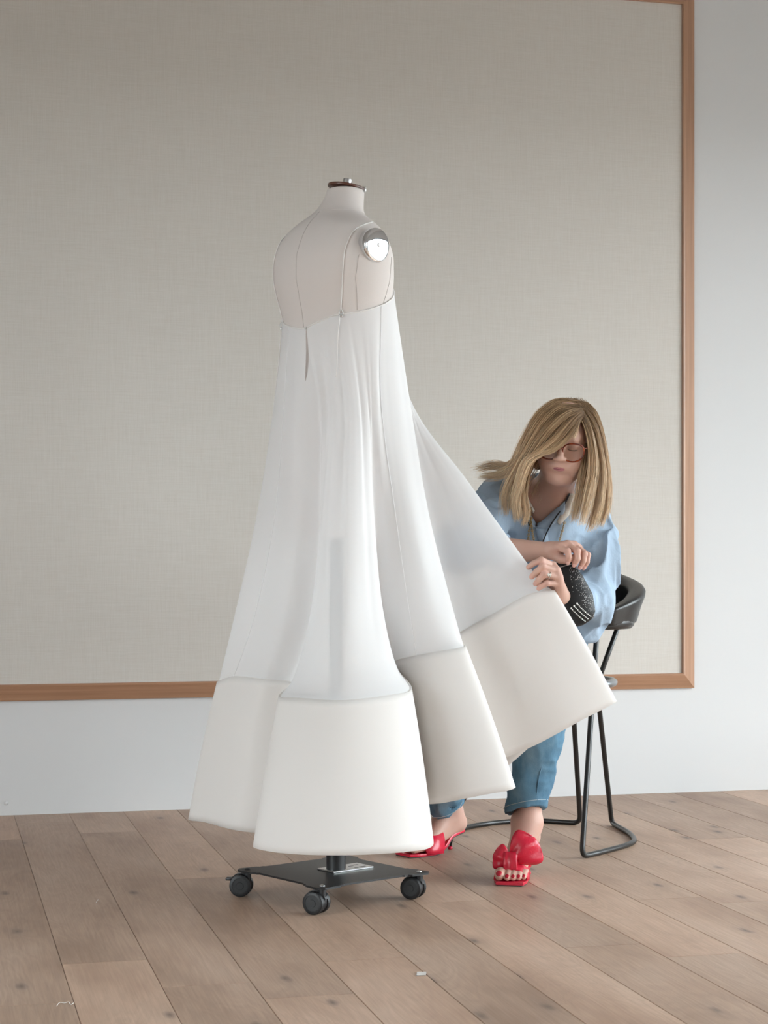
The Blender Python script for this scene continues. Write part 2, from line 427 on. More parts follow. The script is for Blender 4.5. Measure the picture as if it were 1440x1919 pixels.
# rail profile: (distance outward from the inner edge, distance proud of the wall); mitred at the corners
prof = [(0.0, 0.004), (0.0, 0.040), (0.003, 0.043), (0.008, 0.042), (0.058, 0.014), (0.060, 0.012), (0.060, 0.004)]
def rail(name, p0, p1, out):
    """p0,p1: inner corners; out: outward direction; the ends run on along the mitre"""
    p0, p1, out = A(*p0), A(*p1), A(*out)
    d = (p1 - p0) / np.linalg.norm(p1 - p0)
    mid = (p0 + p1) / 2
    R = []
    for e, s in ((p0, -1), (p1, 1)):
        R.append([e + out * a + d * s * a + A(0, -b, 0) for a, b in prof])
    V, F = rings(R)
    o = bpy.data.objects.new(name, None)
    # local axes: x along the rail so that the grain follows it
    ax = d; az = out; ay = np.cross(az, ax)
    B = np.stack([ax, ay, az])
    me = new_mesh(name, (V - mid) @ B.T, F, M['frame_wood'], False)
    bm = bmesh.new(); bm.from_mesh(me); bmesh.ops.recalc_face_normals(bm, faces=bm.faces); bm.to_mesh(me); bm.free()
    o = bpy.data.objects.new(name, me); col.objects.link(o); o.parent = panel_root
    mw = Matrix(B.T.tolist()).to_4x4(); mw.translation = Vector((mid - np.array(panel_root.location)).tolist())
    o.matrix_local = mw
    return o
yw = RY1
rail('frame_rail', (bx0, yw, bz0), (bx1, yw, bz0), (0, 0, -1))
rail('frame_rail', (bx1, yw, bz0), (bx1, yw, bz1), (1, 0, 0))
rail('frame_rail', (bx1, yw, bz1), (bx0, yw, bz1), (0, 0, 1))
rail('frame_rail', (bx0, yw, bz1), (bx0, yw, bz0), (-1, 0, 0))

# ================================================================== dress form
M['form_cloth'] = mat('off_white_form_cloth', (0.70, 0.645, 0.615), 0.8, spec=0.2); t = NT(M['form_cloth'])
o_ = t.obj(); wv = t.math('ADD', t.noise(t.mapping(o_, (700, 700, 60)), 1.0, 2), t.noise(t.mapping(o_, (60, 60, 700)), 1.0, 2))
t.bump(wv, 0.12, 0.001)
M['seam_thread'] = mat('grey_seam', (0.53, 0.48, 0.45), 0.8)
M['chrome'] = mat('polished_chrome', (0.86, 0.88, 0.90), 0.04, 1.0)
M['steel'] = mat('brushed_steel', (0.62, 0.62, 0.62), 0.28, 1.0)
M['dark_wood'] = mat('dark_brown_wood', (0.10, 0.035, 0.02), 0.35)
M['black_metal'] = mat('black_powder_coat', (0.012, 0.012, 0.013), 0.42); t = NT(M['black_metal'])
t.bump(t.noise(t.obj(), 900, 2), 0.1, 0.0005)
M['black_plastic'] = mat('black_plastic', (0.014, 0.014, 0.016), 0.38)
M['grey_rubber'] = mat('dark_rubber', (0.012, 0.012, 0.013), 0.5)

AX, AY = -0.137, 4.871                         # form axis in the camera-aligned frame
RV, FV = A(0.7071, -0.7071, 0), A(0.7071, 0.7071, 0)   # the form's right hand side and its front
TL = np.array([  # z, half width, half depth, forward offset
    (1.910, .0480, .0500, .048), (1.900, .0490, .0505, .047), (1.872, .0545, .0550, .038), (1.850, .0625, .0610, .027), (1.836, .0730, .0660, .019),
    (1.826, .0860, .0720, .013), (1.815, .1080, .0800, .008), (1.800, .1330, .0890, .003), (1.785, .1520, .0980, .000), (1.768, .1660, .1080, .0),
    (1.745, .1770, .1190, .0), (1.710, .1850, .1320, .0), (1.650, .1800, .1360, .002), (1.600, .1690, .1300, .008), (1.550, .1570, .1200, .010),
    (1.480, .1440, .1060, .005), (1.410, .1300, .0960, .0), (1.330, .1450, .1040, .0), (1.250, .1580, .1120, -.004), (1.150, .1640, .1160, -.006),
    (1.050, .1620, .1140, -.004), (0.975, .1580, .1090, .0), (0.963, .1500, .1020, .0)])
def tl(z):
    zz = TL[::-1]
    return [np.interp(z, zz[:, 0], zz[:, i]) for i in (1, 2, 3)]
def torso(psi, z, out=0.0):
    """surface point of the form; psi = direction seen from above (0 towards the camera, 90 to the right of the picture)"""
    a, b, c = tl(z)
    d = A(math.sin(psi), -math.cos(psi), 0)
    u, w = abs(d @ RV), abs(d @ FV); n = 2.1
    r = 1.0 / ((u / a) ** n + (w / b) ** n) ** (1 / n)
    return A(AX, AY, z) + FV * c + d * (r + out)
form = thing('dress_form', 'off-white cloth dress form on a black wheeled base wearing the white gown', 'dress form', (AX, AY, 0))
zs = np.concatenate([np.linspace(1.910, 1.745, 34), np.linspace(1.735, 0.975, 60), [0.966, 0.963]])
psis = np.linspace(-math.pi, math.pi, 96, endpoint=False)
TLs = TL.copy()
from functools import lru_cache
# smooth profile (the table is eased so that the shoulders roll over softly)
zf = np.linspace(0.963, 1.910, 400)
prof_s = []
for i in (1, 2, 3):
    y = np.interp(zf, TL[::-1, 0], TL[::-1, i])
    k = np.hanning(17); k /= k.sum()
    yp = np.pad(y, 8, mode='edge'); y = np.convolve(yp, k, 'valid'); prof_s.append(y)
def tl(z): return [np.interp(z, zf, y) for y in prof_s]
rr = [np.array([torso(p, z) for p in psis]) for z in zs]
rr = [rr[0] * 0.0 + (A(AX, AY, 1.908) + FV * tl(1.908)[2]) + (rr[0] - (A(AX, AY, 1.91) + FV * tl(1.91)[2])) * 0.9] + rr[1:]
body_form = part('torso', rings(rr), M['form_cloth'], form)
# neck cap with its steel spigot
nc = A(AX, AY, 1.909) + FV * 0.049
nax = A(0.15, 0.04, 1.0)
part('neck_cap', lathe([(0.046, 0), (0.0505, 0.001), (0.0515, 0.004), (0.0505, 0.007), (0.046, 0.008), (0.0, 0.008)], nc, nax, 40), M['dark_wood'], form, sharp=40)
sp = part('neck_spigot', lathe([(0.0118, 0.006), (0.0118, 0.026), (0.0105, 0.0275), (0.0, 0.0275)], nc + A(0.0, -0.003, 0), nax, 24), M['steel'], form, sharp=40)
part('cap_clip', bevel(box(nc[0] + 0.044, nc[0] + 0.054, nc[1] - 0.016, nc[1] - 0.006, nc[2] - 0.010, nc[2] + 0.004), 0.002), M['steel'], form)
# shoulder plates
for s in (1, -1):
    n_ = RV * s; n_ = n_ + A(0, 0, -0.05); n_ /= np.linalg.norm(n_)
    c_ = A(AX, AY, 1.728) + RV * s * (0.1790 if s > 0 else 0.166) - FV * (0.016 if s > 0 else -0.012)
    pl_ = part('shoulder_plate', lathe([(0.0445, -0.02), (0.0450, 0.003), (0.0442, 0.0052)] + [(0.0442 * math.cos(x), 0.0052 + 0.0078 * math.sin(x)) for x in np.linspace(0.08, 1.5, 14)] + [(0, 0.013)], c_, n_, 48), M['chrome'], form,
               label='polished chrome shoulder plate')
    part('screw', lathe([(0.0055, 0.0130), (0.0055, 0.0150), (0.0040, 0.0158), (0.0018, 0.0158), (0.0016, 0.0145), (0, 0.0145)], c_, n_, 16), M['steel'], pl_)
# sewn seams of the cloth cover
def seam_line(pts, r=0.0005):
    return tube(np.array([torso(math.radians(a), z, 0.0004) for a, z in pts]), r, 5)
def sl(lst, n=30):
    a = np.array(lst, float); tt = np.linspace(0, 1, len(a)); q = np.linspace(0, 1, n)
    return [(np.interp(x, tt, a[:, 0]), np.interp(x, tt, a[:, 1])) for x in q]
for lst in ([(-45, 1.835), (-45, 1.52)], [(24, 1.70), (21, 1.64), (23, 1.56)], [(60, 1.705), (58, 1.64), (50, 1.57)]):
    part('seam', seam_line(sl(lst)), M['seam_thread'], body_form)
nb_ = [torso(p, 1.838, 0.0003) for p in np.linspace(-math.pi, math.pi, 60, endpoint=False)]
part('neck_seam', tube(nb_, 0.0006, 5, closed=True), M['form_cloth'], body_form)
# column and base
PX, PY = -0.129, 4.872
PT = 0.0725                                       # top of the base plate
part('column', join(cyl((PX, PY, PT), (PX, PY, 0.47), 0.0265, 28, 0.002), cyl((PX, PY, 0.46), (PX, PY, 0.98), 0.0175, 24)), M['black_metal'], form, sharp=40)
wl, wf, wr = ground(460, 1680), ground(603, 1716), ground(781, 1684)
ctr = (wl + wr) / 2; ctr[2] = 0
ctr = A(PX - 0.008, PY, 0)
ex = (wf - ctr); ex[2] = 0; ex = ex / np.linalg.norm(ex)          # towards the front wheel
ey = A(-ex[1], ex[0], 0)
if ey[0] < 0: ey = -ey                                             # towards the right hand wheel
e1 = (ex + ey) / 2 ** 0.5; e2 = (ex - ey) / 2 ** 0.5               # plate sides
H_ = 0.186
def plate_outline():
    q = []
    for (sx, sy) in ((1, 1), (-1, 1), (-1, -1), (1, -1)):
        # each corner: a tab, cut across its tip, with small steps down to the hollowed sides
        loc = [(H_ - 0.014, H_ - 0.088), (H_ - 0.008, H_ - 0.084), (H_ - 0.008, H_ - 0.072), (H_, H_ - 0.064), (H_ + 0.004, H_ - 0.012),
               (H_ - 0.012, H_ + 0.004), (H_ - 0.064, H_), (H_ - 0.072, H_ - 0.008), (H_ - 0.084, H_ - 0.008), (H_ - 0.088, H_ - 0.014)]
        if sx * sy < 0: loc = loc[::-1]
        q += [(sx * a, sy * b) for a, b in loc]
    return q
ol = plate_outline()
def pl_pt(a, b, z): return ctr + e1 * a + e2 * b + A(0, 0, z)
part('base_plate', rings([[pl_pt(a, b, PT - 0.005) for a, b in ol], [pl_pt(a, b, PT) for a, b in ol]]), M['black_metal'], form, smooth=False)
# steel bracket under the column, with pressed slots
bk = part('column_bracket', bevel(([pl_pt(a, b, z) for a in (-0.036, 0.036) for b in (-0.112, 0.026) for z in (PT + 0.0002, PT + 0.0045)],
                                   box(0, 1, 0, 1, 0, 1)[1]), 0.001, 1), M['steel'], form, smooth=False, label='bare steel bracket under the column')
for (a, b, l) in ((-0.095, 0.018, 0.02), (-0.095, -0.014, 0.014), (-0.068, 0.02, 0.012), (-0.072, -0.006, 0.016), (0.012, 0.024, 0.01)):
    part('slot', ([pl_pt(b + db, a + da, z) for db in (0, 0.006) for da in (0, l) for z in (PT + 0.0042, PT + 0.0049)], box(0, 1, 0, 1, 0, 1)[1]), M['black_plastic'], bk, smooth=False)
def caster(c, heading, brake):
    """twin wheel caster under plate point c"""
    c = A(c[0], c[1], 0)
    h = A(math.cos(heading), math.sin(heading), 0); w = A(-h[1], h[0], 0)
    axle = c - h * 0.017 + A(0, 0, 0.0302)
    o = part('caster', join(cyl(c + A(0, 0, 0.032), c + A(0, 0, PT - 0.005), 0.010, 16, 0.001), cyl(axle - w * 0.008, axle + w * 0.008, 0.0265, 24)), M['black_plastic'], form, sharp=40)
    for s in (-1, 1):
        whl = [(0.0, 0.0), (0.0265, 0.0), (0.0292, 0.0015), (0.0300, 0.005), (0.0292, 0.0125), (0.0262, 0.0145), (0.021, 0.0148), (0.0205, 0.0136), (0.010, 0.0136), (0.0095, 0.0148), (0.0, 0.0148)]
        part('wheel', lathe(whl, axle + w * s * 0.0085, w * s, 28), M['grey_rubber'], o, sharp=40)
    bolt = lathe([(0.0075, 0), (0.0070, 0.0025), (0.004, 0.0042), (0, 0.0045)], c + A(0, 0, PT), (0, 0, 1), 14)
    part('bolt', bolt, M['steel'] if not brake else M['black_plastic'], o)
    cover = []
    for tt in np.linspace(0.35, 2.6, 12):
        d_ = h * math.cos(tt) + A(0, 0, math.sin(tt))
        cover.append([axle + d_ * 0.0300 + w * 0.007, axle + d_ * 0.0325 + w * 0.007, axle + d_ * 0.0325 - w * 0.007, axle + d_ * 0.0300 - w * 0.007])
    part('hood', rings(cover), M['black_plastic'], o, smooth=False)
    if brake:
        q = axle - h * 0.022 + A(0, 0, 0.012)
        part('brake_lever', bevel(([q + h * a + w * b + A(0, 0, z) for a in (-0.020, 0.004) for b in (-0.010, 0.010) for z in (0.0, 0.008)], box(0, 1, 0, 1, 0, 1)[1]), 0.002, 1), M['black_plastic'], o)
for k, (d_, hd, br) in enumerate(((ex, -0.5, False), (-ey, -0.12, True), (ey, -0.42, False), (-ex, 2.2, False))):
    caster(ctr + d_ * (H_ - 0.022) * 2 ** 0.5, hd, br)

# ================================================================== the gown
def cloth_material(name, color, transp, transl, tint, bump=0.0):
    m = bpy.data.materials.new(name); m.use_nodes = True
    q = NT(m)
    q.b.inputs['Base Color'].default_value = (*color, 1); q.b.inputs['Roughness'].default_value = 0.75
    q.b.inputs['Specular IOR Level'].default_value = 0.2; q.b.inputs['Sheen Weight'].default_value = 0.08
    tr = q.n('ShaderNodeBsdfTranslucent'); tr.inputs[0].default_value = (*tint, 1)
    tp = q.n('ShaderNodeBsdfTransparent')
    x1 = q.n('ShaderNodeMixShader'); x1.inputs[0].default_value = transl
    x2 = q.n('ShaderNodeMixShader'); x2.inputs[0].default_value = transp
    q.l(q.b.outputs[0], x1.inputs[1]); q.l(tr.outputs[0], x1.inputs[2])
    q.l(x1.outputs[0], x2.inputs[1]); q.l(tp.outputs[0], x2.inputs[2])
    q.l(x2.outputs[0], q.out.inputs[0])
    if bump: q.bump(q.noise(q.obj(), 350, 2), bump, 0.001)
    return m
M['sheer'] = cloth_material('sheer_white_silk', (0.97, 0.97, 0.975), 0.24, 0.22, (0.97, 0.975, 0.99))
M['band'] = cloth_material('ivory_bonded_crepe', (0.83, 0.80, 0.775), 0.0, 0.16, (0.93, 0.88, 0.79), 0.05)
M['fell'] = mat('white_felled_seam', (0.86, 0.86, 0.87), 0.7, spec=0.2)
M['cord'] = mat('white_cord', (0.82, 0.80, 0.78), 0.6)
M['clear'] = mat('clear_adjuster', (0.75, 0.75, 0.74), 0.2, 0.3)
# columns of the pattern round the figure; every row is (px, py, distance) of one column at one height
COLS = [  # psi, z of the top edge, then: high hip, knee, calf, just above the seam, seam, hem
 (-95, 1.545, (516, 752, 4.90), (482, 966, 4.93), (441, 1150, 4.97), (414, 1262, 5.01), (410, 1279, 5.03), (357, 1535, 5.083)),
 (-75, 1.530, (532, 752, 4.80), (515, 962, 4.83), (478, 1150, 4.88), (443, 1255, 4.94), (437, 1268, 4.96), (387, 1541, 5.00)),
 (-60, 1.522, (562, 752, 4.75), (560, 960, 4.755), (535, 1150, 4.79), (500, 1260, 4.85), (495, 1273, 4.86), (445, 1556, 4.87)),
 (-43, 1.518, (596, 752, 4.742), (600, 960, 4.745), (588, 1150, 4.80), (552, 1262, 4.85), (545, 1278, 4.855), (525, 1567, 4.83)),
 (-25, 1.527, (611, 755, 4.732), (602, 945, 4.70), (581, 1156, 4.685), (549, 1280, 4.68), (527, 1306, 4.67), (478, 1588, 4.591)),
 (-14, 1.534, (630, 755, 4.715), (620, 950, 4.645), (606, 1156, 4.63), (585, 1288, 4.615), (565, 1309, 4.605), (530, 1599, 4.50)),
 (0, 1.545, (652, 755, 4.71), (650, 955, 4.615), (648, 1160, 4.585), (643, 1292, 4.57), (642, 1313, 4.56), (640, 1603, 4.469)),
 (12, 1.549, (674, 755, 4.715), (682, 955, 4.635), (692, 1156, 4.63), (712, 1280, 4.615), (725, 1304, 4.605), (755, 1597, 4.515)),
 (22, 1.553, (688, 755, 4.732), (699, 955, 4.69), (718, 1152, 4.69), (746, 1265, 4.69), (768, 1293, 4.69), (808, 1585, 4.617)),
 (35, 1.562, (699, 752, 4.735), (704, 955, 4.745), (716, 1130, 4.80), (736, 1225, 4.88), (738, 1243, 4.89), (780, 1514, 4.89)),
 (48, 1.575, (715, 748, 4.75), (741, 960, 4.74), (765, 1130, 4.75), (779, 1215, 4.78), (781, 1229, 4.79), (840, 1503, 4.76)),
 (61, 1.592, (742, 748, 4.78), (772, 960, 4.75), (806, 1125, 4.75), (828, 1207, 4.76), (830, 1220, 4.765), (905, 1490, 4.71)),
 (77, 1.615, (768, 748, 4.85), (803, 962, 4.83), (842, 1120, 4.81), (864, 1200, 4.79), (868, 1213, 4.78), (962, 1478, 4.72)),
 (86, 1.630, (762, 750, 4.88), (798, 950, 4.90), (830, 1092, 4.92), (850, 1180, 4.93), (853, 1193, 4.93), (905, 1442, 4.94)),
 (91, 1.637, (767, 752, 4.885), (830, 930, 4.90), (880, 1055, 4.91), (925, 1133, 4.92), (932, 1147, 4.92), (1010, 1393, 4.935)),
 (96, 1.644, (769, 752, 4.89), (858, 915, 4.89), (930, 1030, 4.89), (985, 1102, 4.90), (992, 1114, 4.895), (1090, 1349, 4.925)),
 (101, 1.650, (770, 750, 4.90), (876, 900, 4.90), (962, 1019, 4.895), (1018, 1093, 4.895), (1037, 1107, 4.90), (1153, 1315, 4.95)),
 (109, 1.660, (766, 752, 4.92), (850, 925, 4.94), (920, 1050, 4.97), (975, 1125, 4.99), (985, 1138, 4.99), (1080, 1330, 5.02)),
 (122, 1.672, (740, 755, 4.97), (790, 965, 5.03), (830, 1130, 5.06), (850, 1205, 5.07), (855, 1218, 5.07), (900, 1470, 5.10)),
 (145, 1.690, (690, 755, 5.02), (700, 965, 5.10), (700, 1150, 5.13), (705, 1240, 5.15), (705, 1250, 5.15), (740, 1500, 5.20)),
 (175, 1.680, (640, 755, 5.03), (620, 965, 5.06), (610, 1150, 5.07), (600, 1250, 5.08), (600, 1262, 5.08), (600, 1520, 5.10)),
 (210, 1.630, (585, 755, 5.01), (545, 965, 5.10), (510, 1150, 5.15), (490, 1250, 5.20), (487, 1262, 5.20), (450, 1510, 5.28)),
 (240, 1.575, (540, 755, 4.96), (510, 965, 5.00), (480, 1150, 5.04), (455, 1258, 5.08), (452, 1270, 5.08), (420, 1520, 5.12)),
]
SUB = 26
lev = [np.array([torso(math.radians(c[0]), c[1], 0.004) for c in COLS])]
for i in range(2, 8):
    lev.append(np.array([P(*c[i]) for c in COLS]))
LV = [crom(l, SUB, closed=True) for l in lev]
NC = len(LV[0])
# keep the top edge on the form itself (the interpolated ring may dip into it)
psi_c = np.interp(np.arange(NC) / SUB, np.arange(len(COLS) + 1), [c[0] for c in COLS] + [265])
z_c = LV[0][:, 2]
LV[0] = np.array([torso(math.radians(p), z, 0.0035) for p, z in zip(psi_c, z_c)])
def vert_crom(levels, samples):
    """centripetal spline down every column at once; samples = rows per span"""
    q = [2 * levels[0] - levels[1]] + levels + [2 * levels[-1] - levels[-2]]
    rows = []; vpar = []
    for i in range(len(levels) - 1):
        a, b, c, d = q[i:i + 4]
        d1 = np.maximum(np.linalg.norm(b - a, axis=1), 1e-6) ** .5
        d2 = np.maximum(np.linalg.norm(c - b, axis=1), 1e-6) ** .5
        d3 = np.maximum(np.linalg.norm(d - c, axis=1), 1e-6) ** .5
        t0 = np.zeros_like(d1); t1 = d1; t2 = d1 + d2; t3 = t2 + d3
        t0, t1, t2, t3 = [x[:, None] for x in (t0, t1, t2, t3)]
        n = samples[i]
        for s in range(n + (1 if i == len(levels) - 2 else 0)):
            t_ = t1 + (t2 - t1) * (s / n)
            a1 = (t1 - t_) / (t1 - t0) * a + (t_ - t0) / (t1 - t0) * b
            a2 = (t2 - t_) / (t2 - t1) * b + (t_ - t1) / (t2 - t1) * c
            a3 = (t3 - t_) / (t3 - t2) * c + (t_ - t2) / (t3 - t2) * d
            b1 = (t2 - t_) / (t2 - t0) * a1 + (t_ - t0) / (t2 - t0) * a2
            b2 = (t3 - t_) / (t3 - t1) * a2 + (t_ - t1) / (t3 - t1) * a3
            rows.append((t2 - t_) / (t2 - t1) * b1 + (t_ - t1) / (t2 - t1) * b2)
            vpar.append(i + s / n)
    return np.array(rows), np.array(vpar)
rows, vpar = vert_crom(LV[:6], [70, 24, 22, 14, 5])
# soft hanging pleats: small in-and-out waves that fade out at the top edge and at the seam
tang = np.roll(rows, -1, 1) - np.roll(rows, 1, 1)
nrm = np.stack([tang[..., 1], -tang[..., 0], np.zeros(tang.shape[:2])], -1)
nrm /= np.maximum(np.linalg.norm(nrm, axis=2, keepdims=True), 1e-9)
uu = np.arange(NC) / SUB
wave = (np.sin(uu * 4.1 + 0.4) * 0.8 + np.sin(uu * 7.3 + 1.7) * 0.4 + np.sin(uu * 11.9 + 0.2) * 0.12)
fold_w = np.interp(uu, [0, 2, 4, 5, 6.5, 8, 10, 12, 14, 16, 18, 23], [0.4, 0.5, 0.7, 1.1, 1.2, 1.0, 0.6, 0.5, 0.25, 0.1, 0.5, 0.6])
amp = np.interp(vpar, [0, 0.25, 0.9, 1.6, 2.4, 3.2, 4.2], [0.0, 0.0006, 0.0036, 0.0036, 0.0024, 0.0008, 0.0])
rows += nrm * (amp[:, None] * (wave * fold_w)[None, :])[..., None]
gown = thing('gown', 'sheer white slip gown with wide ivory hem band on the dress form', 'gown', (AX, AY, 0.18))
F = []
cb = 3.0 * SUB                                   # centre back column
slit_rows = 52
gone = np.zeros((len(rows), NC), bool)           # quads left out for the keyhole slit at the centre back
for i in range(1, slit_rows):
    mid = cb + 6 - 22.0 * i / slit_rows
    hw = 2.7 * math.sin(math.pi * i / slit_rows) ** 0.6
    a, b = mid - hw, mid + hw
    row = rows[i].copy()
    for e in (a, b):                              # the nearest vertex moves exactly onto the cut edge
        k = int(math.floor(e)); f = e - k
        rows[i, int(round(e))] = row[k] * (1 - f) + row[k + 1] * f
    for q in range(int(round(a)), int(round(b))):
        gone[i, q] = gone[i - 1, q] = True
for i in range(len(rows) - 1):
    for j in range(NC):
        k = (j + 1) % NC
        if gone[i, j]: continue
        F.append((i * NC + j, i * NC + k, (i + 1) * NC + k, (i + 1) * NC + j))
skirt = part('skirt', (rows.reshape(-1, 3), F), M['sheer'], gown)
# wide stiff band below the seam
S, Hm = LV[5], LV[6]
tt = np.linspace(0, 1, 22)
bow = 0.004 * np.sin(np.pi * tt)
ctr_b = A(AX, AY, 0)
outd = S - A(AX, AY, 0); outd[:, 2] = 0; outd /= np.linalg.norm(outd, axis=1, keepdims=True)
brow = [S * (1 - a) + Hm * a + outd * b for a, b in zip(tt, bow)]
band = part('hem_band', rings(brow, True, False, False), M['band'], gown, label='wide stiff ivory band along the hem')
sm = band.modifiers.new('thickness', 'SOLIDIFY'); sm.thickness = 0.005; sm.offset = -1
# piping where skirt and band meet, and the rolled top edge
part('band_seam', tube(S + A(0, 0, 0.0005), 0.0010, 6, closed=True), M['band'], gown)
part('neckline_binding', tube(LV[0] + A(0, 0, 0.0005), 0.0019, 6, closed=True), M['cord'], gown)
def column(u):
    j = int(round(u * SUB)) % NC
    return np.concatenate([rows[:, j], np.array(brow)[1:, j]])
for u in (1.0, 10.0):
    cpts = column(u) + A(0, -0.0012, 0)
    part('panel_seam', tube(cpts, 0.0009, 5), M['fell'], skirt)
# straps, adjusters and their hanging ends
def on_form(lst, out=0.0025, n=10):
    return crom(np.array([torso(math.radians(a), z, out) for a, z in lst]), n)
ringp = torso(math.radians(7), 1.552, 0.006)
strapR = [(7, 1.560), (8, 1.60), (10, 1.66), (13, 1.72), (22, 1.765), (45, 1.795), (95, 1.800), (120, 1.77), (125, 1.70), (120, 1.672)]
part('strap', tube(on_form(strapR), 0.0014, 6), M['cord'], gown)
strapL = [(262, 1.548), (262, 1.60), (262, 1.66), (264, 1.72), (258, 1.765), (235, 1.790), (190, 1.77), (175, 1.72), (172, 1.69)]
part('strap', tube(on_form(strapL), 0.0014, 6), M['cord'], gown)
leftp = torso(math.radians(262), 1.540, 0.006)
for c_, sc in ((ringp, 1.0), (leftp, 1.0)):
    a = np.linspace(0, 2 * math.pi, 18, endpoint=False)
    loop = np.array([c_ + A(0.0055 * math.cos(x), 0, 0.007 * math.sin(x)) for x in a])
    ad_ = part('strap_adjuster', tube(loop, 0.0014, 6, closed=True), M['clear'], gown)
    part('slider', bevel(box(c_[0] - 0.005, c_[0] + 0.005, c_[1] - 0.003, c_[1] + 0.003, c_[2] - 0.012, c_[2] - 0.006), 0.001, 1), M['steel'], ad_)
def gown_at(px, py, lift=0.003):
    v = rows.reshape(-1, 3)
    m = (np.abs(720 + v[:, 0] / v[:, 1] * FOC - px) < 6) & (np.abs(HOR - (v[:, 2] - CAMH) / v[:, 1] * FOC - py) < 6)
    return P(px, py, v[m, 1].min() - lift)
endR = np.array([ringp + A(-0.003, -0.004, -0.008)] + [gown_at(*q) for q in ((634, 625), (633, 650), (632, 680), (630, 706))])
part('hanging_cord', tube(crom(endR, 6), 0.0010, 5), M['cord'], gown)
endL = np.array([leftp + A(-0.002, -0.004, -0.01), P(525, 640, 4.865), P(521, 690, 4.87), P(516, 735, 4.88), P(511, 780, 4.885), P(504, 850, 4.89)])
part('hanging_cord', tube(crom(endL, 6), 0.0010, 5), M['cord'], gown)
bp = rows[0, int(cb) + 6]
part('button', ball(bp + A(-0.001, -0.003, -0.001), 0.0035), M['clear'], gown)

# ================================================================== bar stool
M['leather'] = mat('black_leather', (0.018, 0.018, 0.018), 0.36, spec=0.6); t = NT(M['leather'])
t.bump(t.noise(t.obj(), 160, 4, 0.6), 0.12, 0.002)
M['tube'] = mat('black_tube', (0.016, 0.016, 0.016), 0.3, spec=0.6)
M['worn_steel'] = mat('worn_tube_steel', (0.30, 0.31, 0.32), 0.3, 0.8)
SCX, SCY = 0.585, 5.75
stool = thing('bar_stool', 'black bar stool with low curved leather back and bent tube legs under the seated woman', 'bar stool', (SCX, SCY, 0))
gA, gB, gC = ground(1091, 1610), ground(1147, 1546), ground(1088, 1547)
gAo, gBo = ground(1187, 1583), ground(1180, 1566)
zt = 0.008
def Z(p, z): q = np.array(p, float); q[2] = z; return q
waist = [P(1112, 1283, 5.62), P(1119, 1283, 5.86), P(1072, 1283, 5.90), P(1030, 1283, 5.68)]
seat_pts = [P(1121, 1163, 5.56), P(1163, 1163, 5.82), P(1040, 1163, 5.95), P(1010, 1163, 5.62)]
gD = ground(800, 1594)
rt = 0.0085
# right hand wire: seat - waist - floor loop - waist - seat
def bent(pts, rad=0.03, n=6):
    """polyline with rounded corners"""
    p = [np.asarray(q, float) for q in pts]; out = [p[0]]
    for i in range(1, len(p) - 1):
        a, b = p[i - 1] - p[i], p[i + 1] - p[i]
        la, lb = np.linalg.norm(a), np.linalg.norm(b)
        r = min(rad, la * 0.45, lb * 0.45)
        s, e = p[i] + a / la * r, p[i] + b / lb * r
        for x in np.linspace(0, 1, n):
            out.append((1 - x) ** 2 * s + 2 * x * (1 - x) * p[i] + x * x * e)
    out.append(p[-1]); return np.array(out)
loopR = crom([Z(gA, zt), Z(gA * 0.62 + gAo * 0.38 + A(0.004, -0.01, 0), zt), Z(gAo, zt), Z(gBo, zt), Z(gB * 0.5 + gBo * 0.5, zt), Z(gB, zt)], 5)
pR = bent([seat_pts[0], waist[0]] + [Z(gA, zt)] + list(loopR[3:-3]) + [Z(gB, zt), waist[1], seat_pts[1]], 0.03)
part('leg_wire', tube(pR, rt, 10), M['tube'], stool)
loopL = crom([Z(gC, zt), Z(ground(1000, 1542), zt), Z(ground(930, 1546), zt), Z(ground(875, 1555), zt), Z(ground(850, 1566), zt), Z(ground(826, 1580), zt), Z(gD, zt)], 5)
pL = bent([seat_pts[3], waist[3], Z(gD, zt)] + list(loopL[::-1][3:-3]) + [Z(gC, zt), waist[2], seat_pts[2]], 0.03)
part('leg_wire', tube(pL, rt, 10), M['tube'], stool)
# footrest: flattened steel hoop at the waist
fz = waist[0][2]
fc = A(0.60, 5.76, fz)
a = np.linspace(0, 2 * math.pi, 40, endpoint=False)
hoop = np.array([fc + A(0.128 * math.cos(x), 0.17 * math.sin(x), 0) for x in a])
part('footrest', tube(hoop, 0.0125, 10, closed=True), M['worn_steel'], stool, label='worn steel footrest hoop')
# seat pad
a = np.linspace(0, 2 * math.pi, 48, endpoint=False)
def sq(r, z, k=1.0): return np.array([A(SCX + r * k * math.copysign(abs(math.cos(x)) ** 0.85, math.cos(x)), SCY + r * math.copysign(abs(math.sin(x)) ** 0.85, math.sin(x)), z) for x in a])
part('seat', rings([sq(0.16, 0.688), sq(0.195, 0.690), sq(0.205, 0.700), sq(0.207, 0.715), sq(0.200, 0.728), sq(0.17, 0.736), sq(0.08, 0.738)]), M['leather'], stool)
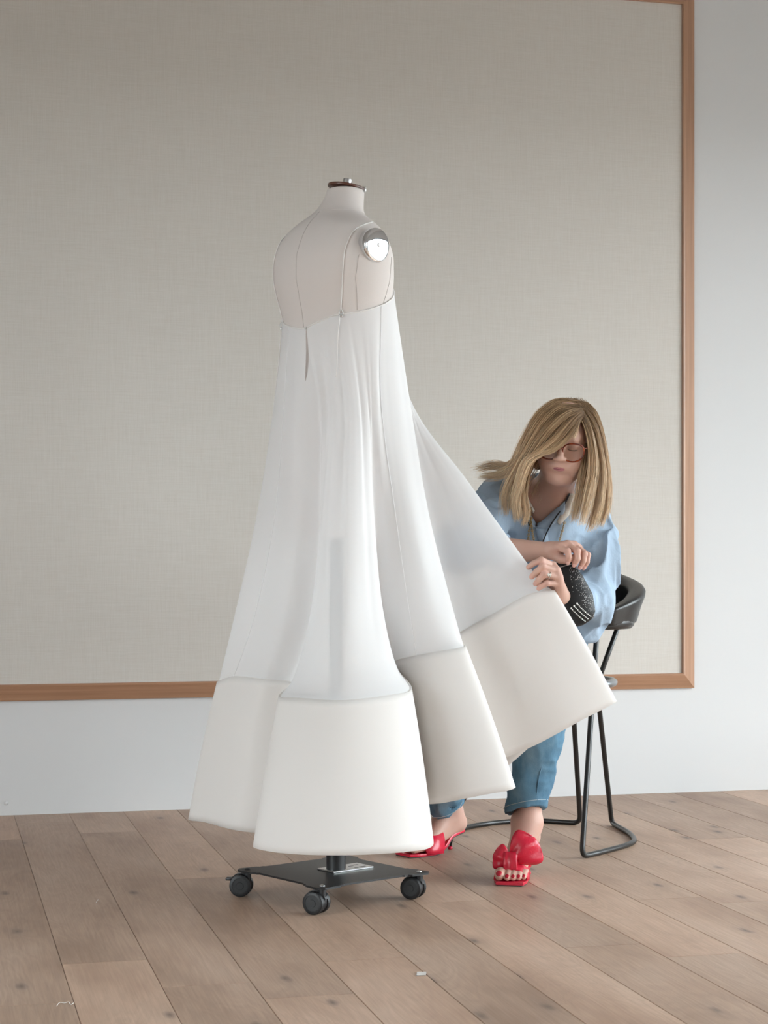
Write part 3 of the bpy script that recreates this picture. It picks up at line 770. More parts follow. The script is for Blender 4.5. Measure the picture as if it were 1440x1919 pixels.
# wrap-around back: a padded band, tallest at the rear
def band_back():
    R = []
    n = 44
    for i in range(n + 1):
        s = i / n
        ang = math.radians(-62 + 304 * s)      # from the near right hand end round the back to the near left hand end
        ca, sa = math.cos(ang), math.sin(ang)
        edge = min(s, 1 - s) * 2
        top = 0.752 + 0.120 * min(1, edge * 1.35) ** 0.9
        bot = 0.702 + 0.004 * min(1, edge * 3)
        rad = 0.198
        th = 0.014 + 0.014 * min(1, edge * 4)
        lean = 0.014 * min(1, edge * 2)
        sec = []
        for q in np.linspace(0, 2 * math.pi, 18, endpoint=False):
            cz, cr = math.sin(q), math.cos(q)
            h = (top + bot) / 2 + (top - bot) / 2 * math.copysign(abs(cz) ** 0.45, cz)
            v = (h - bot) / (top - bot)
            pad = th * (0.40 + 0.95 * v ** 2)
            r = rad + lean * v + pad * math.copysign(abs(cr) ** 0.7, cr)
            sec.append(A(SCX + 0.01 + r * ca, SCY + 0.02 + r * sa * 1.18, h))
        R.append(sec)
    return rings(R)
back = part('backrest', band_back(), M['leather'], stool)
part('seat_bracket', join(cyl(P(1122, 1157, 5.555), P(1140, 1157, 5.57), 0.009, 14, 0.001), cyl(seat_pts[0], seat_pts[0] + A(0, 0.0, 0.006), 0.011, 14)), M['worn_steel'], stool)

# ================================================================== distance-field modeller for body and clothes
class Field:
    def __init__(s): s.ops = []
    def cone(s, a, b, r1, r2, k=0.012, op='add'):
        s.ops.append(('cone', A(*a), A(*b), r1, r2, k, op)); return s
    def chain(s, pts, radii, k=0.012, op='add'):
        for i in range(len(pts) - 1): s.cone(pts[i], pts[i + 1], radii[i], radii[i + 1], k, op)
        return s
    def ell(s, c, r, k=0.012, R=None, op='add'):
        s.ops.append(('ell', A(*c), A(*r), R, 0, k, op)); return s
    def func(s, f, k=0.0, op='sub'):
        s.ops.append(('func', f, None, None, 0, k, op)); return s
    def xform(s, R, t):
        """rotate and move every primitive so far"""
        out = []
        for o in s.ops:
            if o[0] == 'cone': out.append(('cone', R @ o[1] + t, R @ o[2] + t) + o[3:])
            elif o[0] == 'ell': out.append(('ell', R @ o[1] + t, o[2], R if o[3] is None else R @ o[3]) + o[4:])
            else: out.append(o)
        s.ops = out; return s
    def __add__(s, o): f = Field(); f.ops = s.ops + o.ops; return f
    @staticmethod
    def prim(o, p):
        if o[0] == 'cone':
            a, b, r1, r2 = o[1:5]
            ab = b - a; L = max(ab @ ab, 1e-12)
            h = np.clip(((p - a) @ ab) / L, 0, 1)
            q = p - a - h[:, None] * ab
            return np.sqrt((q * q).sum(1)) - (r1 + (r2 - r1) * h)
        if o[0] == 'ell':
            c, r, R = o[1:4]
            q = p - c
            if R is not None: q = q @ R
            k0 = np.sqrt(((q / r) ** 2).sum(1)); k1 = np.sqrt(((q / (r * r)) ** 2).sum(1))
            return np.where(k1 > 1e-9, k0 * (k0 - 1) / np.maximum(k1, 1e-9), -r.min())
        return o[1](p)
    def bound(s, o):
        if o[0] == 'cone':
            r = max(o[3], o[4]); return np.minimum(o[1], o[2]) - r, np.maximum(o[1], o[2]) + r
        if o[0] == 'ell':
            r = o[2].max(); return o[1] - r, o[1] + r
        return None
    def __call__(s, p, cull=None):
        d = np.full(len(p), 1.0)
        plo, phi = p.min(0), p.max(0)
        for o in s.ops:
            idx = None; q = p
            bb = s.bound(o)
            if cull is not None and bb is not None:
                m = cull + o[5] + 0.01
                if (plo > bb[1] + m).any() or (phi < bb[0] - m).any(): continue
            if cull is not None and bb is not None:
                m = cull + o[5] + 0.01
                mask = ((p > bb[0] - m) & (p < bb[1] + m)).all(1)
                idx = np.nonzero(mask)[0]
                if len(idx) == 0: continue
                q = p[idx]
            e = s.prim(o, q); cur = d if idx is None else d[idx]; k = o[5]
            if o[6] == 'add':
                if k > 0:
                    h = np.maximum(k - np.abs(cur - e), 0) / k
                    n = np.minimum(cur, e) - h * h * k * 0.25
                else: n = np.minimum(cur, e)
            else:
                e = -e
                if k > 0:
                    h = np.maximum(k - np.abs(cur - e), 0) / k
                    n = np.maximum(cur, e) + h * h * k * 0.25
                else: n = np.maximum(cur, e)
            if idx is None: d = n
            else: d[idx] = n
        return d
def surface(field, lo, hi, h, disp=None, slack=0.005):
    """naive surface nets of field < 0, evaluated only near the surface"""
    lo, hi = np.asarray(lo, float), np.asarray(hi, float)
    B = 4
    nbk = np.ceil((hi - lo) / (h * B)).astype(int)
    n = nbk * B + 1
    bi = np.stack(np.meshgrid(*[np.arange(q) for q in nbk], indexing='ij'), -1).reshape(-1, 3)
    cen = lo + (bi + 0.5) * B * h
    srt = np.lexsort(((bi[:, 0] // 8), (bi[:, 1] // 8), (bi[:, 2] // 8)))
    bi = bi[srt]; cen = cen[srt]
    dc = np.concatenate([field(cen[q:q + 4096], cull=0.06) for q in range(0, len(cen), 4096)])
    if disp is not None: dc = dc + disp(cen)
    sgn = np.ones(nbk, np.float32); sgn[bi[:, 0], bi[:, 1], bi[:, 2]] = np.sign(dc)
    D = np.repeat(np.repeat(np.repeat(sgn, B, 0), B, 1), B, 2)
    D = np.pad(D, ((0, 1), (0, 1), (0, 1)), mode='edge')
    act = bi[np.abs(dc) < B * h * 0.9 + slack]
    off = np.stack(np.meshgrid(*[np.arange(B + 1)] * 3, indexing='ij'), -1).reshape(-1, 3)
    flat = np.zeros(n, bool)
    for o3 in off: flat[act[:, 0] * B + o3[0], act[:, 1] * B + o3[1], act[:, 2] * B + o3[2]] = True
    ijk = np.stack(np.nonzero(flat), -1)
    key = ijk // 24
    ijk = ijk[np.lexsort((key[:, 0], key[:, 1], key[:, 2]))]
    CH = 12000
    for s in range(0, len(ijk), CH):
        sub = ijk[s:s + CH]; p = lo + sub * h
        v = field(p, cull=0.022)
        if disp is not None: v = v + disp(p)
        D[sub[:, 0], sub[:, 1], sub[:, 2]] = v
    ins = D < 0
    cnt = np.zeros(np.array(n) - 1, np.uint8)
    for dx in (0, 1):
        for dy in (0, 1):
            for dz in (0, 1):
                cnt += ins[dx:n[0] - 1 + dx, dy:n[1] - 1 + dy, dz:n[2] - 1 + dz]
    cells = np.stack(np.nonzero((cnt > 0) & (cnt < 8)), -1)
    idm = np.full(np.array(n) - 1, -1, np.int32)
    idm[cells[:, 0], cells[:, 1], cells[:, 2]] = np.arange(len(cells))
    acc = np.zeros((len(cells), 3)); num = np.zeros(len(cells))
    corners = [(x, y, z) for x in (0, 1) for y in (0, 1) for z in (0, 1)]
    for a in corners:
        for ax in range(3):
            if a[ax]: continue
            b = list(a); b[ax] = 1
            va = D[cells[:, 0] + a[0], cells[:, 1] + a[1], cells[:, 2] + a[2]]; vb = D[cells[:, 0] + b[0], cells[:, 1] + b[1], cells[:, 2] + b[2]]
            m = (va < 0) != (vb < 0)
            tt_ = np.where(m, va / np.where(m, va - vb, 1), 0)
            pt = np.tile(np.array(a, float), (len(cells), 1)); pt[:, ax] += tt_
            acc[m] += pt[m]; num += m
    V = lo + (cells + acc / np.maximum(num, 1)[:, None]) * h
    F = []
    for ax in range(3):
        o1, o2 = (ax + 1) % 3, (ax + 2) % 3
        sl0 = [slice(0, n[i] - 1) for i in range(3)]
        sl0[o1] = slice(1, n[o1] - 1); sl0[o2] = slice(1, n[o2] - 1)
        sl1 = list(sl0); sl1[ax] = slice(1, n[ax])
        x = ins[tuple(sl0)]; y = ins[tuple(sl1)]
        for mask, flip in ((x & ~y, False), (~x & y, True)):
            e = np.stack(np.nonzero(mask), -1)
            if len(e) == 0: continue
            e[:, o1] += 1; e[:, o2] += 1
            q = []
            for d1, d2 in ((0, 0), (-1, 0), (-1, -1), (0, -1)):
                c = e.copy(); c[:, o1] += d1; c[:, o2] += d2
                q.append(idm[c[:, 0], c[:, 1], c[:, 2]])
            q = np.stack(q, -1)
            if flip: q = q[:, ::-1]
            F.append(q[(q >= 0).all(1)])
    F = np.concatenate(F)
    return V, F
def relax(V, F, n=2, w=0.5):
    e = np.concatenate([F[:, [0, 1]], F[:, [1, 2]], F[:, [2, 3]], F[:, [3, 0]]])
    for _ in range(n):
        acc = np.zeros_like(V); c = np.zeros(len(V))
        for i in range(3):
            acc[:, i] = np.bincount(e[:, 0], V[e[:, 1], i], len(V)) + np.bincount(e[:, 1], V[e[:, 0], i], len(V))
        c = np.bincount(e[:, 0], minlength=len(V)) + np.bincount(e[:, 1], minlength=len(V))
        V = V * (1 - w) + w * acc / np.maximum(c, 1)[:, None]
    return V
def vnoise(p, seed=0):
    """smooth value noise, vectorised"""
    i = np.floor(p).astype(np.int64); f = p - i; f = f * f * (3 - 2 * f)
    def hsh(x, y, z):
        n = (x * 374761393 + y * 668265263 + z * 1274126177 + seed * 1442695041) & 0xFFFFFFFF
        n = ((n ^ (n >> 13)) * 1274126177) & 0xFFFFFFFF
        return ((n ^ (n >> 16)) & 0xFFFF) / 65535.0
    r = 0
    for dx in (0, 1):
        wx = f[:, 0] if dx else 1 - f[:, 0]
        for dy in (0, 1):
            wy = f[:, 1] if dy else 1 - f[:, 1]
            for dz in (0, 1):
                wz = f[:, 2] if dz else 1 - f[:, 2]
                r = r + hsh(i[:, 0] + dx, i[:, 1] + dy, i[:, 2] + dz) * wx * wy * wz
    return r
def grid_mesh(name, V, F, m, parent, colors=None, label=None):
    L = ORIG[parent.name]
    me = bpy.data.meshes.new(name)
    me.vertices.add(len(V)); me.vertices.foreach_set('co', (V - L).ravel())
    me.loops.add(F.size); me.loops.foreach_set('vertex_index', F.ravel().astype(np.int32))
    me.polygons.add(len(F)); me.polygons.foreach_set('loop_start', np.arange(0, F.size, 4, dtype=np.int32))
    me.polygons.foreach_set('loop_total', np.full(len(F), 4, np.int32))
    me.update(calc_edges=True); me.validate()
    me.polygons.foreach_set('use_smooth', [True] * len(me.polygons))
    me.materials.append(m)
    if colors is not None:
        ca = me.color_attributes.new('tone', 'FLOAT_COLOR', 'POINT')
        ca.data.foreach_set('color', np.concatenate([colors, np.ones((len(V), 1))], 1).ravel())
    o = bpy.data.objects.new(name, me); col.objects.link(o); o.parent = parent
    ORIG[o.name] = L
    return props(o, label)

# ================================================================== the seated woman
def skin_mat():
    m = mat('skin', (0.62, 0.40, 0.33), 0.5, spec=0.35); q = NT(m)
    at = q.n('ShaderNodeAttribute', _attribute_name='tone')
    mott = q.noise(q.obj(), 90, 3)
    c = q.mix(q.math('MULTIPLY', mott, 0.25), at.outputs['Color'], (0.55, 0.30, 0.25))
    q.l(c, q.b.inputs['Base Color'])
    q.b.inputs['Subsurface Weight'].default_value = 0.12
    q.b.inputs['Subsurface Radius'].default_value = (0.010, 0.004, 0.002)
    q.bump(q.noise(q.obj(), 500, 2), 0.06, 0.001)
    return m
M['skin'] = skin_mat()
def rotx(a): c, s = math.cos(a), math.sin(a); return np.array([[1, 0, 0], [0, c, -s], [0, s, c]])
def roty(a): c, s = math.cos(a), math.sin(a); return np.array([[c, 0, s], [0, 1, 0], [-s, 0, c]])
def rotz(a): c, s = math.cos(a), math.sin(a); return np.array([[c, -s, 0], [s, c, 0], [0, 0, 1]])
HC = P(1059, 823, 5.06)
HR = rotz(math.radians(-10)) @ roty(math.radians(7)) @ rotx(math.radians(20))
def hd(x, y, z): return HR @ A(x, y, z) + HC

hips = [A(0.445, 5.66, 0.845), A(0.570, 5.69, 0.845)]      # her right, her left
sh_r, sh_l = A(0.335, 5.20, 1.070), A(0.592, 5.31, 1.030)
el_r, el_l = A(0.205, 5.00, 0.935), A(0.592, 5.16, 0.795)
wr_r, wr_l = P(1022, 1033, 4.985), P(1050, 1117, 4.945)
kn_r, kn_l = A(0.205, 5.27, 0.600), P(1040, 1240, 5.22)
an_r, an_l = P(842, 1517, 5.66), P(988, 1540, 5.20)

head = Field()
head.ell((0, .012, .030), (.072, .090, .078), 0.01)
head.ell((0, -.022, -.026), (.060, .066, .074), 0.03)
head.ell((0, -.045, .030), (.058, .046, .040), 0.02)
for s in (-1, 1):
    head.ell((s * .040, -.052, -.018), (.024, .030, .024), 0.02)      # cheek
    head.cone((s * .049, .000, -.058), (s * .022, -.058, -.094), .024, .019, 0.025)   # jaw
    head.ell((s * .028, -.062, -.052), (.028, .025, .028), 0.02)
head.ell((0, -.066, -.094), (.021, .021, .018), 0.02)                 # chin
head.cone((-.030, -.080, .026), (.030, -.080, .026), .010, .010, 0.02)
for s in (-1, 1):
    head.ell((s * .031, -.096, .006), (.016, .012, .010), 0.012, op='sub')
    head.ell((s * .031, -.078, .005), (.015, .0125, .0115), 0.005)     # lowered lids
head.cone((0, -.086, .014), (0, -.106, -.020), .0075, .0105, 0.010)
head.ell((0, -.1075, -.024), (.0105, .0095, .0085), 0.006)
for s in (-1, 1):
    head.ell((s * .0125, -.099, -.027), (.0080, .0090, .0068), 0.006)
    head.ell((s * .0062, -.1045, -.0345), (.0034, .005, .003), 0.003, op='sub')
head.ell((0, -.084, -.053), (.025, .013, .016), 0.014)                # muzzle
head.cone((-.019, -.0885, -.0565), (-.004, -.0955, -.0525), .0022, .0032, 0.004)
head.cone((.019, -.0885, -.0565), (.004, -.0955, -.0525), .0022, .0032, 0.004)
head.cone((-.014, -.0890, -.0600), (.014, -.0890, -.0600), .0036, .0036, 0.004)
head.ell((0, -.0925, -.0602), (.009, .0042, .0040), 0.004)
for s in (-1, 1): head.cone((s * .002, -.0992, -.0565), (s * .018, -.0920, -.0578), .0012, .0008, 0.002, op='sub')
for s in (-1, 1): head.ell((s * .073, .012, -.012), (.007, .018, .028), 0.008)
head.xform(HR, HC)
nb0, nb1 = hd(0, .030, -.055), A(0.478, 5.215, 1.075)
body = Field() + head
body.cone(nb0, nb1, .050, .056, 0.035)
body.cone(hd(0, -.01, -.085), A(0.472, 5.185, 1.055), .034, .034, 0.04)
# chest that shows in the open collar
body.cone(A(0.468, 5.228, 1.055), A(0.470, 5.275, 0.93), .053, .062, 0.04)
body.cone(nb1, sh_r, .055, .050, 0.04); body.cone(nb1, sh_l, .055, .050, 0.04)
body.cone(A(0.455, 5.27, 0.98), A(0.510, 5.62, 0.85), .100, .105, 0.05)
body.chain([sh_r, el_r], [.046, .038], 0.03); body.chain([el_r, el_r * 0.65 + wr_r * 0.35, wr_r], [.038, .040, .0255], 0.02)
body.chain([sh_l, el_l], [.042, .030], 0.02); body.chain([el_l, el_l * 0.65 + wr_l * 0.35, wr_l], [.030, .030, .0245], 0.015)
for hip, kn, an in ((hips[0], kn_r, an_r), (hips[1], kn_l, an_l)):
    body.cone(hip, kn, .085, .056, 0.03)
    body.chain([kn, kn * 0.68 + an * 0.32 + A(0, 0.02, 0), an], [.054, .056, .034], 0.02)
# hands: palm fans from the wrist to the knuckles, each finger is a bent chain
def fingers(f, wrist, mcp, pip, dip, tip, r0, thumb, tr):
    for i in range(4):
        f.cone(wrist, mcp[i], .0165, .0108, 0.012)
    for i in range(3): f.cone(mcp[i], mcp[i + 1], .0110, .0110, 0.006)
    for i in range(4):
        g = r0[i]
        f.chain([mcp[i], pip[i], dip[i], tip[i]], [g * 1.10, g * 1.0, g * 0.90, g * 0.80], 0.0022)
        f.ell(pip[i], (g * 1.09,) * 3, 0.003)
    f.chain(thumb, tr, 0.008)
LM = [P(1036, 1060, 4.888), P(1043, 1070, 4.880), P(1047, 1082, 4.880), P(1048, 1094, 4.886)]
LP = [P(1015, 1050, 4.862), P(1018, 1062, 4.856), P(1021, 1076, 4.857), P(1025, 1093, 4.864)]
LD = [P(1000, 1056, 4.863), P(1005, 1072, 4.859), P(1010, 1087, 4.861), P(1015, 1099, 4.867)]
LT = [P(991, 1063, 4.872), P(997, 1081, 4.868), P(1004, 1094, 4.871), P(1010, 1103, 4.874)]
fingers(body, wr_l * 0.5 + P(1047, 1104, 4.925) * 0.5, LM, LP, LD, LT, [.0090, .0094, .0090, .0080],
        [P(1050, 1104, 4.935), P(1034, 1092, 4.93), P(1015, 1082, 4.922), P(1000, 1076, 4.916)], [.017, .012, .0105, .0085])
RM = [P(1049, 1025, 4.955), P(1064, 1021, 4.962), P(1076, 1022, 4.972), P(1084, 1027, 4.984)]
RP = [P(1064, 1033, 4.932), P(1082, 1033, 4.938), P(1095, 1038, 4.951), P(1102, 1040, 4.966)]
RD = [P(1067, 1044, 4.930), P(1083, 1047, 4.936), P(1094, 1051, 4.949), P(1101, 1053, 4.964)]
RT = [P(1065, 1053, 4.936), P(1077, 1058, 4.942), P(1088, 1063, 4.953), P(1095, 1064, 4.966)]
fingers(body, wr_r * 0.6 + P(1049, 1025, 4.965) * 0.4, RM, RP, RD, RT, [.0090, .0094, .0090, .0080],
        [P(1036, 1040, 4.972), P(1052, 1048, 4.960), P(1062, 1049, 4.952), P(1071, 1045, 4.946)], [.014, .0115, .0105, .0085])
# feet in heeled mules: heel high, ball on the sole
def foot(f, ankle, heel, ball_, toe_dir, side, toes):
    """side: direction towards the little toe"""
    up = A(0, 0, 1)
    f.cone(ankle, heel, .034, .027, 0.02)
    f.cone(ankle + A(0, 0, -0.01), ball_ + up * .022 - side * .012, .034, .020, 0.03)
    f.cone(ankle + A(0, 0, -0.02), ball_ + up * .016 + side * .022, .030, .017, 0.03)
    f.cone(heel + up * .0, ball_ + up * .008, .022, .016, 0.03)
    f.ell(ankle + side * .030 + A(0, 0, .004), (.010, .012, .014), 0.02); f.ell(ankle - side * .030 + A(0, 0, .008), (.010, .012, .014), 0.02)
    for i in range(5):
        o = (-.0270, -.0045, .0115, .0260, .0385)[i]
        r = (.0142, .0098, .0092, .0088, .0082)[i]
        L_ = (.066, .068, .063, .055, .043)[i]
        b0 = ball_ + side * o + up * .017
        b1 = b0 + toe_dir * L_ * 0.55 + up * .002
        b2 = b0 + toe_dir * L_ - up * (.017 - r - .0005)
        f.chain([b0 - toe_dir * .01, b1, b2], [r * 1.05, r, r * 0.92], 0.004)
        toes.append((b2, toe_dir, r, side))
toes = []
tdL = A(-0.20, -0.98, 0); tdL /= np.linalg.norm(tdL); sdL = A(0.98, -0.20, 0)
ballL = P(960, 1632, 5.12); ballL[2] = 0.0105
foot(body, an_l, A(an_l[0] + 0.012, an_l[1] + 0.055, 0.105), ballL, tdL, sdL, toes)
tdR = A(-0.80, -0.60, 0); sdR = A(-0.60, 0.80, 0)
ballR = A(0.128, 5.575, 0.0105)
heelR = P(857, 1541, 5.69)
foot(body, an_r, heelR, ballR, tdR, sdR, toes)
bV, bF = surface(body, (0.0, 4.80, 0.0), (0.80, 5.86, 1.36), 0.0026)
bV = relax(bV, bF, 1, 0.35)
person = thing('person', 'seated woman in pale blue shirt and jeans leaning forward to hold the gown', 'person', (0.50, 5.35, 0.0))
# pigment: lips, flush on knuckles and cheeks
loc_ = (bV - HC) @ HR
tone = np.tile(A(0.56, 0.355, 0.28), (len(bV), 1))
def blend(mask, c):
    global tone
    mask = np.clip(mask, 0, 1)[:, None]; tone = tone * (1 - mask) + A(*c) * mask
lx, ly, lz = loc_.T
lipmask = (np.abs(lx) < .0205) & (ly < -.080) & (lz < -.0490 - 0.22 * np.abs(lx)) & (lz > -.0645 + 0.28 * np.abs(lx))
for s in (-1, 1):
    blend(0.35 * np.exp(-(((lx - s * .042) / .018) ** 2 + ((lz + .025) / .018) ** 2) * 1.2) * (ly < -.04), (0.62, 0.33, 0.27))
    blend(0.45 * np.exp(-(((lx - s * .031) / .014) ** 2 + ((lz - .006) / .010) ** 2) * 1.4) * (ly < -.06), (0.50, 0.29, 0.24))
for c in LP + LM + RP + RM + LT + RT:
    blend(0.5 * np.exp(-((bV - c) ** 2).sum(1) / .013 ** 2), (0.64, 0.33, 0.28))
for c in (an_l, an_r): blend(0.25 * np.exp(-((bV - c) ** 2).sum(1) / .09 ** 2), (0.70, 0.42, 0.36))
skin_body = grid_mesh('body', bV, bF, M['skin'], person, tone)
# lashes, brows
M['lash'] = mat('dark_lash', (0.05, 0.03, 0.025), 0.7); M['brow'] = mat('ash_brow', (0.30, 0.19, 0.12), 0.8)
for s in (-1, 1):
    lid = [hd(s * (.031 + dx), -.0885 + 16 * dx * dx, -.0035 + 9 * dx * dx) for dx in np.linspace(-.014, .014, 9)]
    part('eyelash', tube(lid, [.0004] + [.0010] * 7 + [.0004], 5), M['lash'], person)
    br = [hd(s * x, y, z) for x, y, z in ((.012, -.0925, .027), (.022, -.0905, .031), (.034, -.085, .032), (.046, -.075, .027))]
    part('eyebrow', tube(crom(br, 5), [.0010] + [.0022] * 13 + [.0010, .0008], 6, flat=0.5), M['brow'], person)
# lips
M['lip'] = mat('mauve_lip', (0.40, 0.155, 0.165), 0.4, spec=0.4)
up_l = crom([hd(x, y, z) for x, y, z in ((-.0200, -0.0900, -.0578), (-.0120, -0.0964, -.0558), (-.0045, -0.0994, -.0542), (0, -0.0992, -.0552), (.0045, -0.0994, -.0542), (.0120, -0.0964, -.0558), (.0200, -0.0900, -.0578))], 4)
lo_l = crom([hd(x, y, z) for x, y, z in ((-.0190, -0.0904, -.0582), (-.0100, -0.0960, -.0598), (0, -0.0974, -.0606), (.0100, -0.0960, -.0598), (.0190, -0.0904, -.0582))], 6)
tu = np.sin(np.linspace(0.06, math.pi - 0.06, len(up_l))) ** 0.7; tl_ = np.sin(np.linspace(0.06, math.pi - 0.06, len(lo_l))) ** 0.8
part('lips', join(tube(up_l, .0024 * tu, 8), tube(lo_l, .0032 * tl_, 8)), M['lip'], person, label='closed mauve lips')
# nails
M['nail_red'] = mat('red_polish', (0.42, 0.012, 0.03), 0.2); M['nail'] = mat('bare_nail', (0.70, 0.42, 0.37), 0.3)
for k, (c, d, r, s) in enumerate(toes):
    R = np.stack([s, d, A(0, 0, 1)], 1)
    q = ball(A(0, 0, 0), 1.0, 10, 7); V_ = q[0] * A(r * 0.62, r * 0.74, r * 0.24)
    V_ = V_ @ rotx(math.radians(-42)).T @ R.T + c + A(0, 0, r * 0.56) + d * r * 0.60
    part('toenail', (V_, q[1]), M['nail_red'], person)
for tp, dp in list(zip(RT, RD)):
    d = tp - dp; d /= np.linalg.norm(d); up = A(0, -1, 0.15); up -= d * (up @ d); up /= np.linalg.norm(up); s = np.cross(d, up)
    q = ball(A(0, 0, 0), 1.0, 10, 7); V_ = (q[0] * A(.0048, .0062, .0018)) @ np.stack([s, d, up], 1).T + tp + up * .0062 + d * .001
    part('fingernail', (V_, q[1]), M['nail'], person)

# ------------------------------------------------------------------ shirt
M['shirt'] = mat('pale_blue_cotton', (0.36, 0.46, 0.57), 0.8, spec=0.15); t = NT(M['shirt'])
o_ = t.obj(); wv = t.math('ADD', t.noise(t.mapping(o_, (900, 900, 90)), 1.0, 2), t.noise(t.mapping(o_, (90, 90, 900)), 1.0, 2))
cr = t.noise(t.mapping(o_, (26, 26, 20)), 1.0, 4, 0.6, 0.8)
t.l(t.mix(t.math('MULTIPLY', wv, 0.20), (0.37, 0.47, 0.585), (0.29, 0.38, 0.49)), t.b.inputs['Base Color'])
bn = t.math('ADD', t.math('MULTIPLY', wv, 0.1), cr); t.bump(bn, 0.35, 0.006)
shirt = Field()
shirt.cone(A(0.462, 5.262, 1.015), A(0.505, 5.58, 0.88), .122, .140, 0.06)
shirt.cone(A(0.40, 5.24, 0.98), A(0.44, 5.52, 0.84), .085, .110, 0.06)
shirt.cone(A(0.54, 5.29, 0.95), A(0.545, 5.50, 0.84), .085, .100, 0.05)
shirt.cone(A(0.478, 5.232, 1.055), sh_r + A(0.01, 0, 0.004), .074, .060, 0.05)
shirt.cone(A(0.478, 5.232, 1.052), sh_l + A(-0.01, 0, 0.0), .074, .062, 0.05)
shirt.cone(A(0.466, 5.225, 1.035), A(0.470, 5.25, 0.93), .080, .098, 0.04)
shirt.chain([sh_r + A(-0.006, -0.01, 0), sh_r * 0.5 + el_r * 0.5, el_r], [.062, .066, .060], 0.03)
shirt.cone(el_r, P(938, 1032, 4.99), .056, .045, 0.02)
shirt.chain([sh_l + A(0.012, 0, -0.015), sh_l * 0.55 + el_l * 0.45 + A(0.020, -0.01, -0.01), el_l + A(0.008, 0.01, 0.000)], [.062, .064, .058], 0.03)
shirt.cone(el_l + A(0.0, 0.01, 0.0), el_l * 0.42 + wr_l * 0.58 + A(0.004, 0.02, -0.008), .060, .043, 0.02)
shirt.cone(el_l + A(0.01, 0.03, -0.02), A(0.575, 5.22, 0.705), .050, .040, 0.03)
shirt.cone(A(0.545, 5.45, 0.82), A(0.560, 5.27, 0.720), .09, .050, 0.04)
# open neck: a wedge whose point sits on the breastbone
def vplane(p0, p1):
    """plane through two picture points, containing the line of sight; positive inside the opening"""
    a, b = P(*p0), P(*p1)
    d = b - a; n = np.cross(d, A(0, 1, 0.05)); n /= np.linalg.norm(n)
    return a, n
a1, n1 = vplane((1007, 990, 5.09), (972, 905, 5.12)); a2, n2 = vplane((1007, 990, 5.09), (1072, 925, 5.12))
ctr_v = P(1020, 935, 5.10)
if (ctr_v - a1) @ n1 < 0: n1 = -n1
if (ctr_v - a2) @ n2 < 0: n2 = -n2
def wedge(p): return -np.minimum(np.minimum((p - a1) @ n1, (p - a2) @ n2), 5.24 - p[:, 1])
shirt.func(wedge, 0.004, 'sub')
# sleeve mouths are hollow
shirt.cone(P(930, 1032, 4.99), P(955, 1030, 4.985), .038, .040, 0.003, op='sub')
cuff_end = el_l * 0.42 + wr_l * 0.58 + A(0.004, 0.02, -0.008)
shirt.cone(cuff_end + (wr_l - el_l) * 0.06, cuff_end + (wr_l - el_l) * 0.4, .036, .044, 0.003, op='sub')
NECK = P(1020, 955, 5.13)
def wrinkle(p):
    q = p * A(14, 14, 9)
    n = vnoise(q + vnoise(p * 7, 5)[:, None] * 2.2, 1)
    m = vnoise(p * A(34, 30, 22) + n[:, None] * 1.5, 2)
    r = 1 - np.abs(2 * n - 1)
    r2 = 1 - np.abs(2 * m - 1)
    near = np.clip((np.sqrt(((p - NECK) ** 2).sum(1)) - 0.075) / 0.05, 0, 1)
    return (-(r ** 3 * .0175 + r2 ** 2 * .0055) + .007) * near
sV, sF = surface(shirt, (0.05, 4.86, 0.60), (0.80, 5.80, 1.20), 0.0042, wrinkle, 0.014)
sV = relax(sV, sF, 1, 0.3)
shirt_o = grid_mesh('shirt', sV, sF, M['shirt'], person, label='oversized pale blue cotton shirt with rolled sleeves')
M['collar'] = mat('cream_collar_facing', (0.74, 0.70, 0.64), 0.8)
def shirt_at(px, py, lift=0.003):
    """where the line of sight through a picture point first meets shirt or chest, lifted a little towards the viewer"""
    d = P(px, py, 1.0) - A(0, 0, CAMH); d /= np.linalg.norm(d)
    best = None
    for V_ in (sV, bV):
        q = V_ - A(0, 0, CAMH); tq = q @ d
        off = np.linalg.norm(q - tq[:, None] * d, axis=1)
        m = (off < 0.0065) & (V_[:, 2] < 1.13) & (V_[:, 1] > 5.04)
        if m.any():
            y = np.percentile(V_[m, 1], 8) if m.sum() > 4 else V_[m, 1].min()
            best = y if best is None else min(best, y)
    return P(px, py, (5.12 if best is None else best) - lift)
def strip(a, b, th=0.0022, lift=0.004):
    """a folded strip of cloth between two picture polylines, lying on the shirt"""
    n = A(0, -1, 0); R = []
    for (x0, y0), (x1, y1) in zip(a, b):
        p, q = shirt_at(x0, y0, lift), shirt_at(x1, y1, lift)
        R.append([p + n * th, q + n * th, q - n * th, p - n * th])
    return rings(R)
def along(pts, n=10):
    return crom(np.array([(x, y, 0.0) for x, y in pts]), n)[:, :2]
part('collar', strip(along([(962, 898), (975, 925), (988, 948), (1000, 962)], 5), along([(975, 894), (986, 922), (995, 942), (1003, 957)], 5)), M['collar'], shirt_o)
part('collar', strip(along([(1067, 925), (1057, 952), (1044, 978)], 6), along([(1082, 925), (1072, 958), (1050, 984)], 6)), M['collar'], shirt_o)
part('lapel', strip(along([(1060, 938), (1040, 958), (1020, 974), (1007, 981)], 5), along([(1058, 962), (1042, 980), (1024, 989), (1009, 990)], 5), lift=0.003), M['shirt'], shirt_o)
part('lapel', strip(along([(985, 948), (995, 965), (1006, 981)], 6), along([(977, 958), (988, 976), (1003, 990)], 6), lift=0.003), M['shirt'], shirt_o)
part('placket', strip(along([(1004, 990), (1008, 1008), (1010, 1026)], 6), along([(1024, 990), (1028, 1008), (1030, 1026)], 6), lift=0.002), M['shirt'], shirt_o)

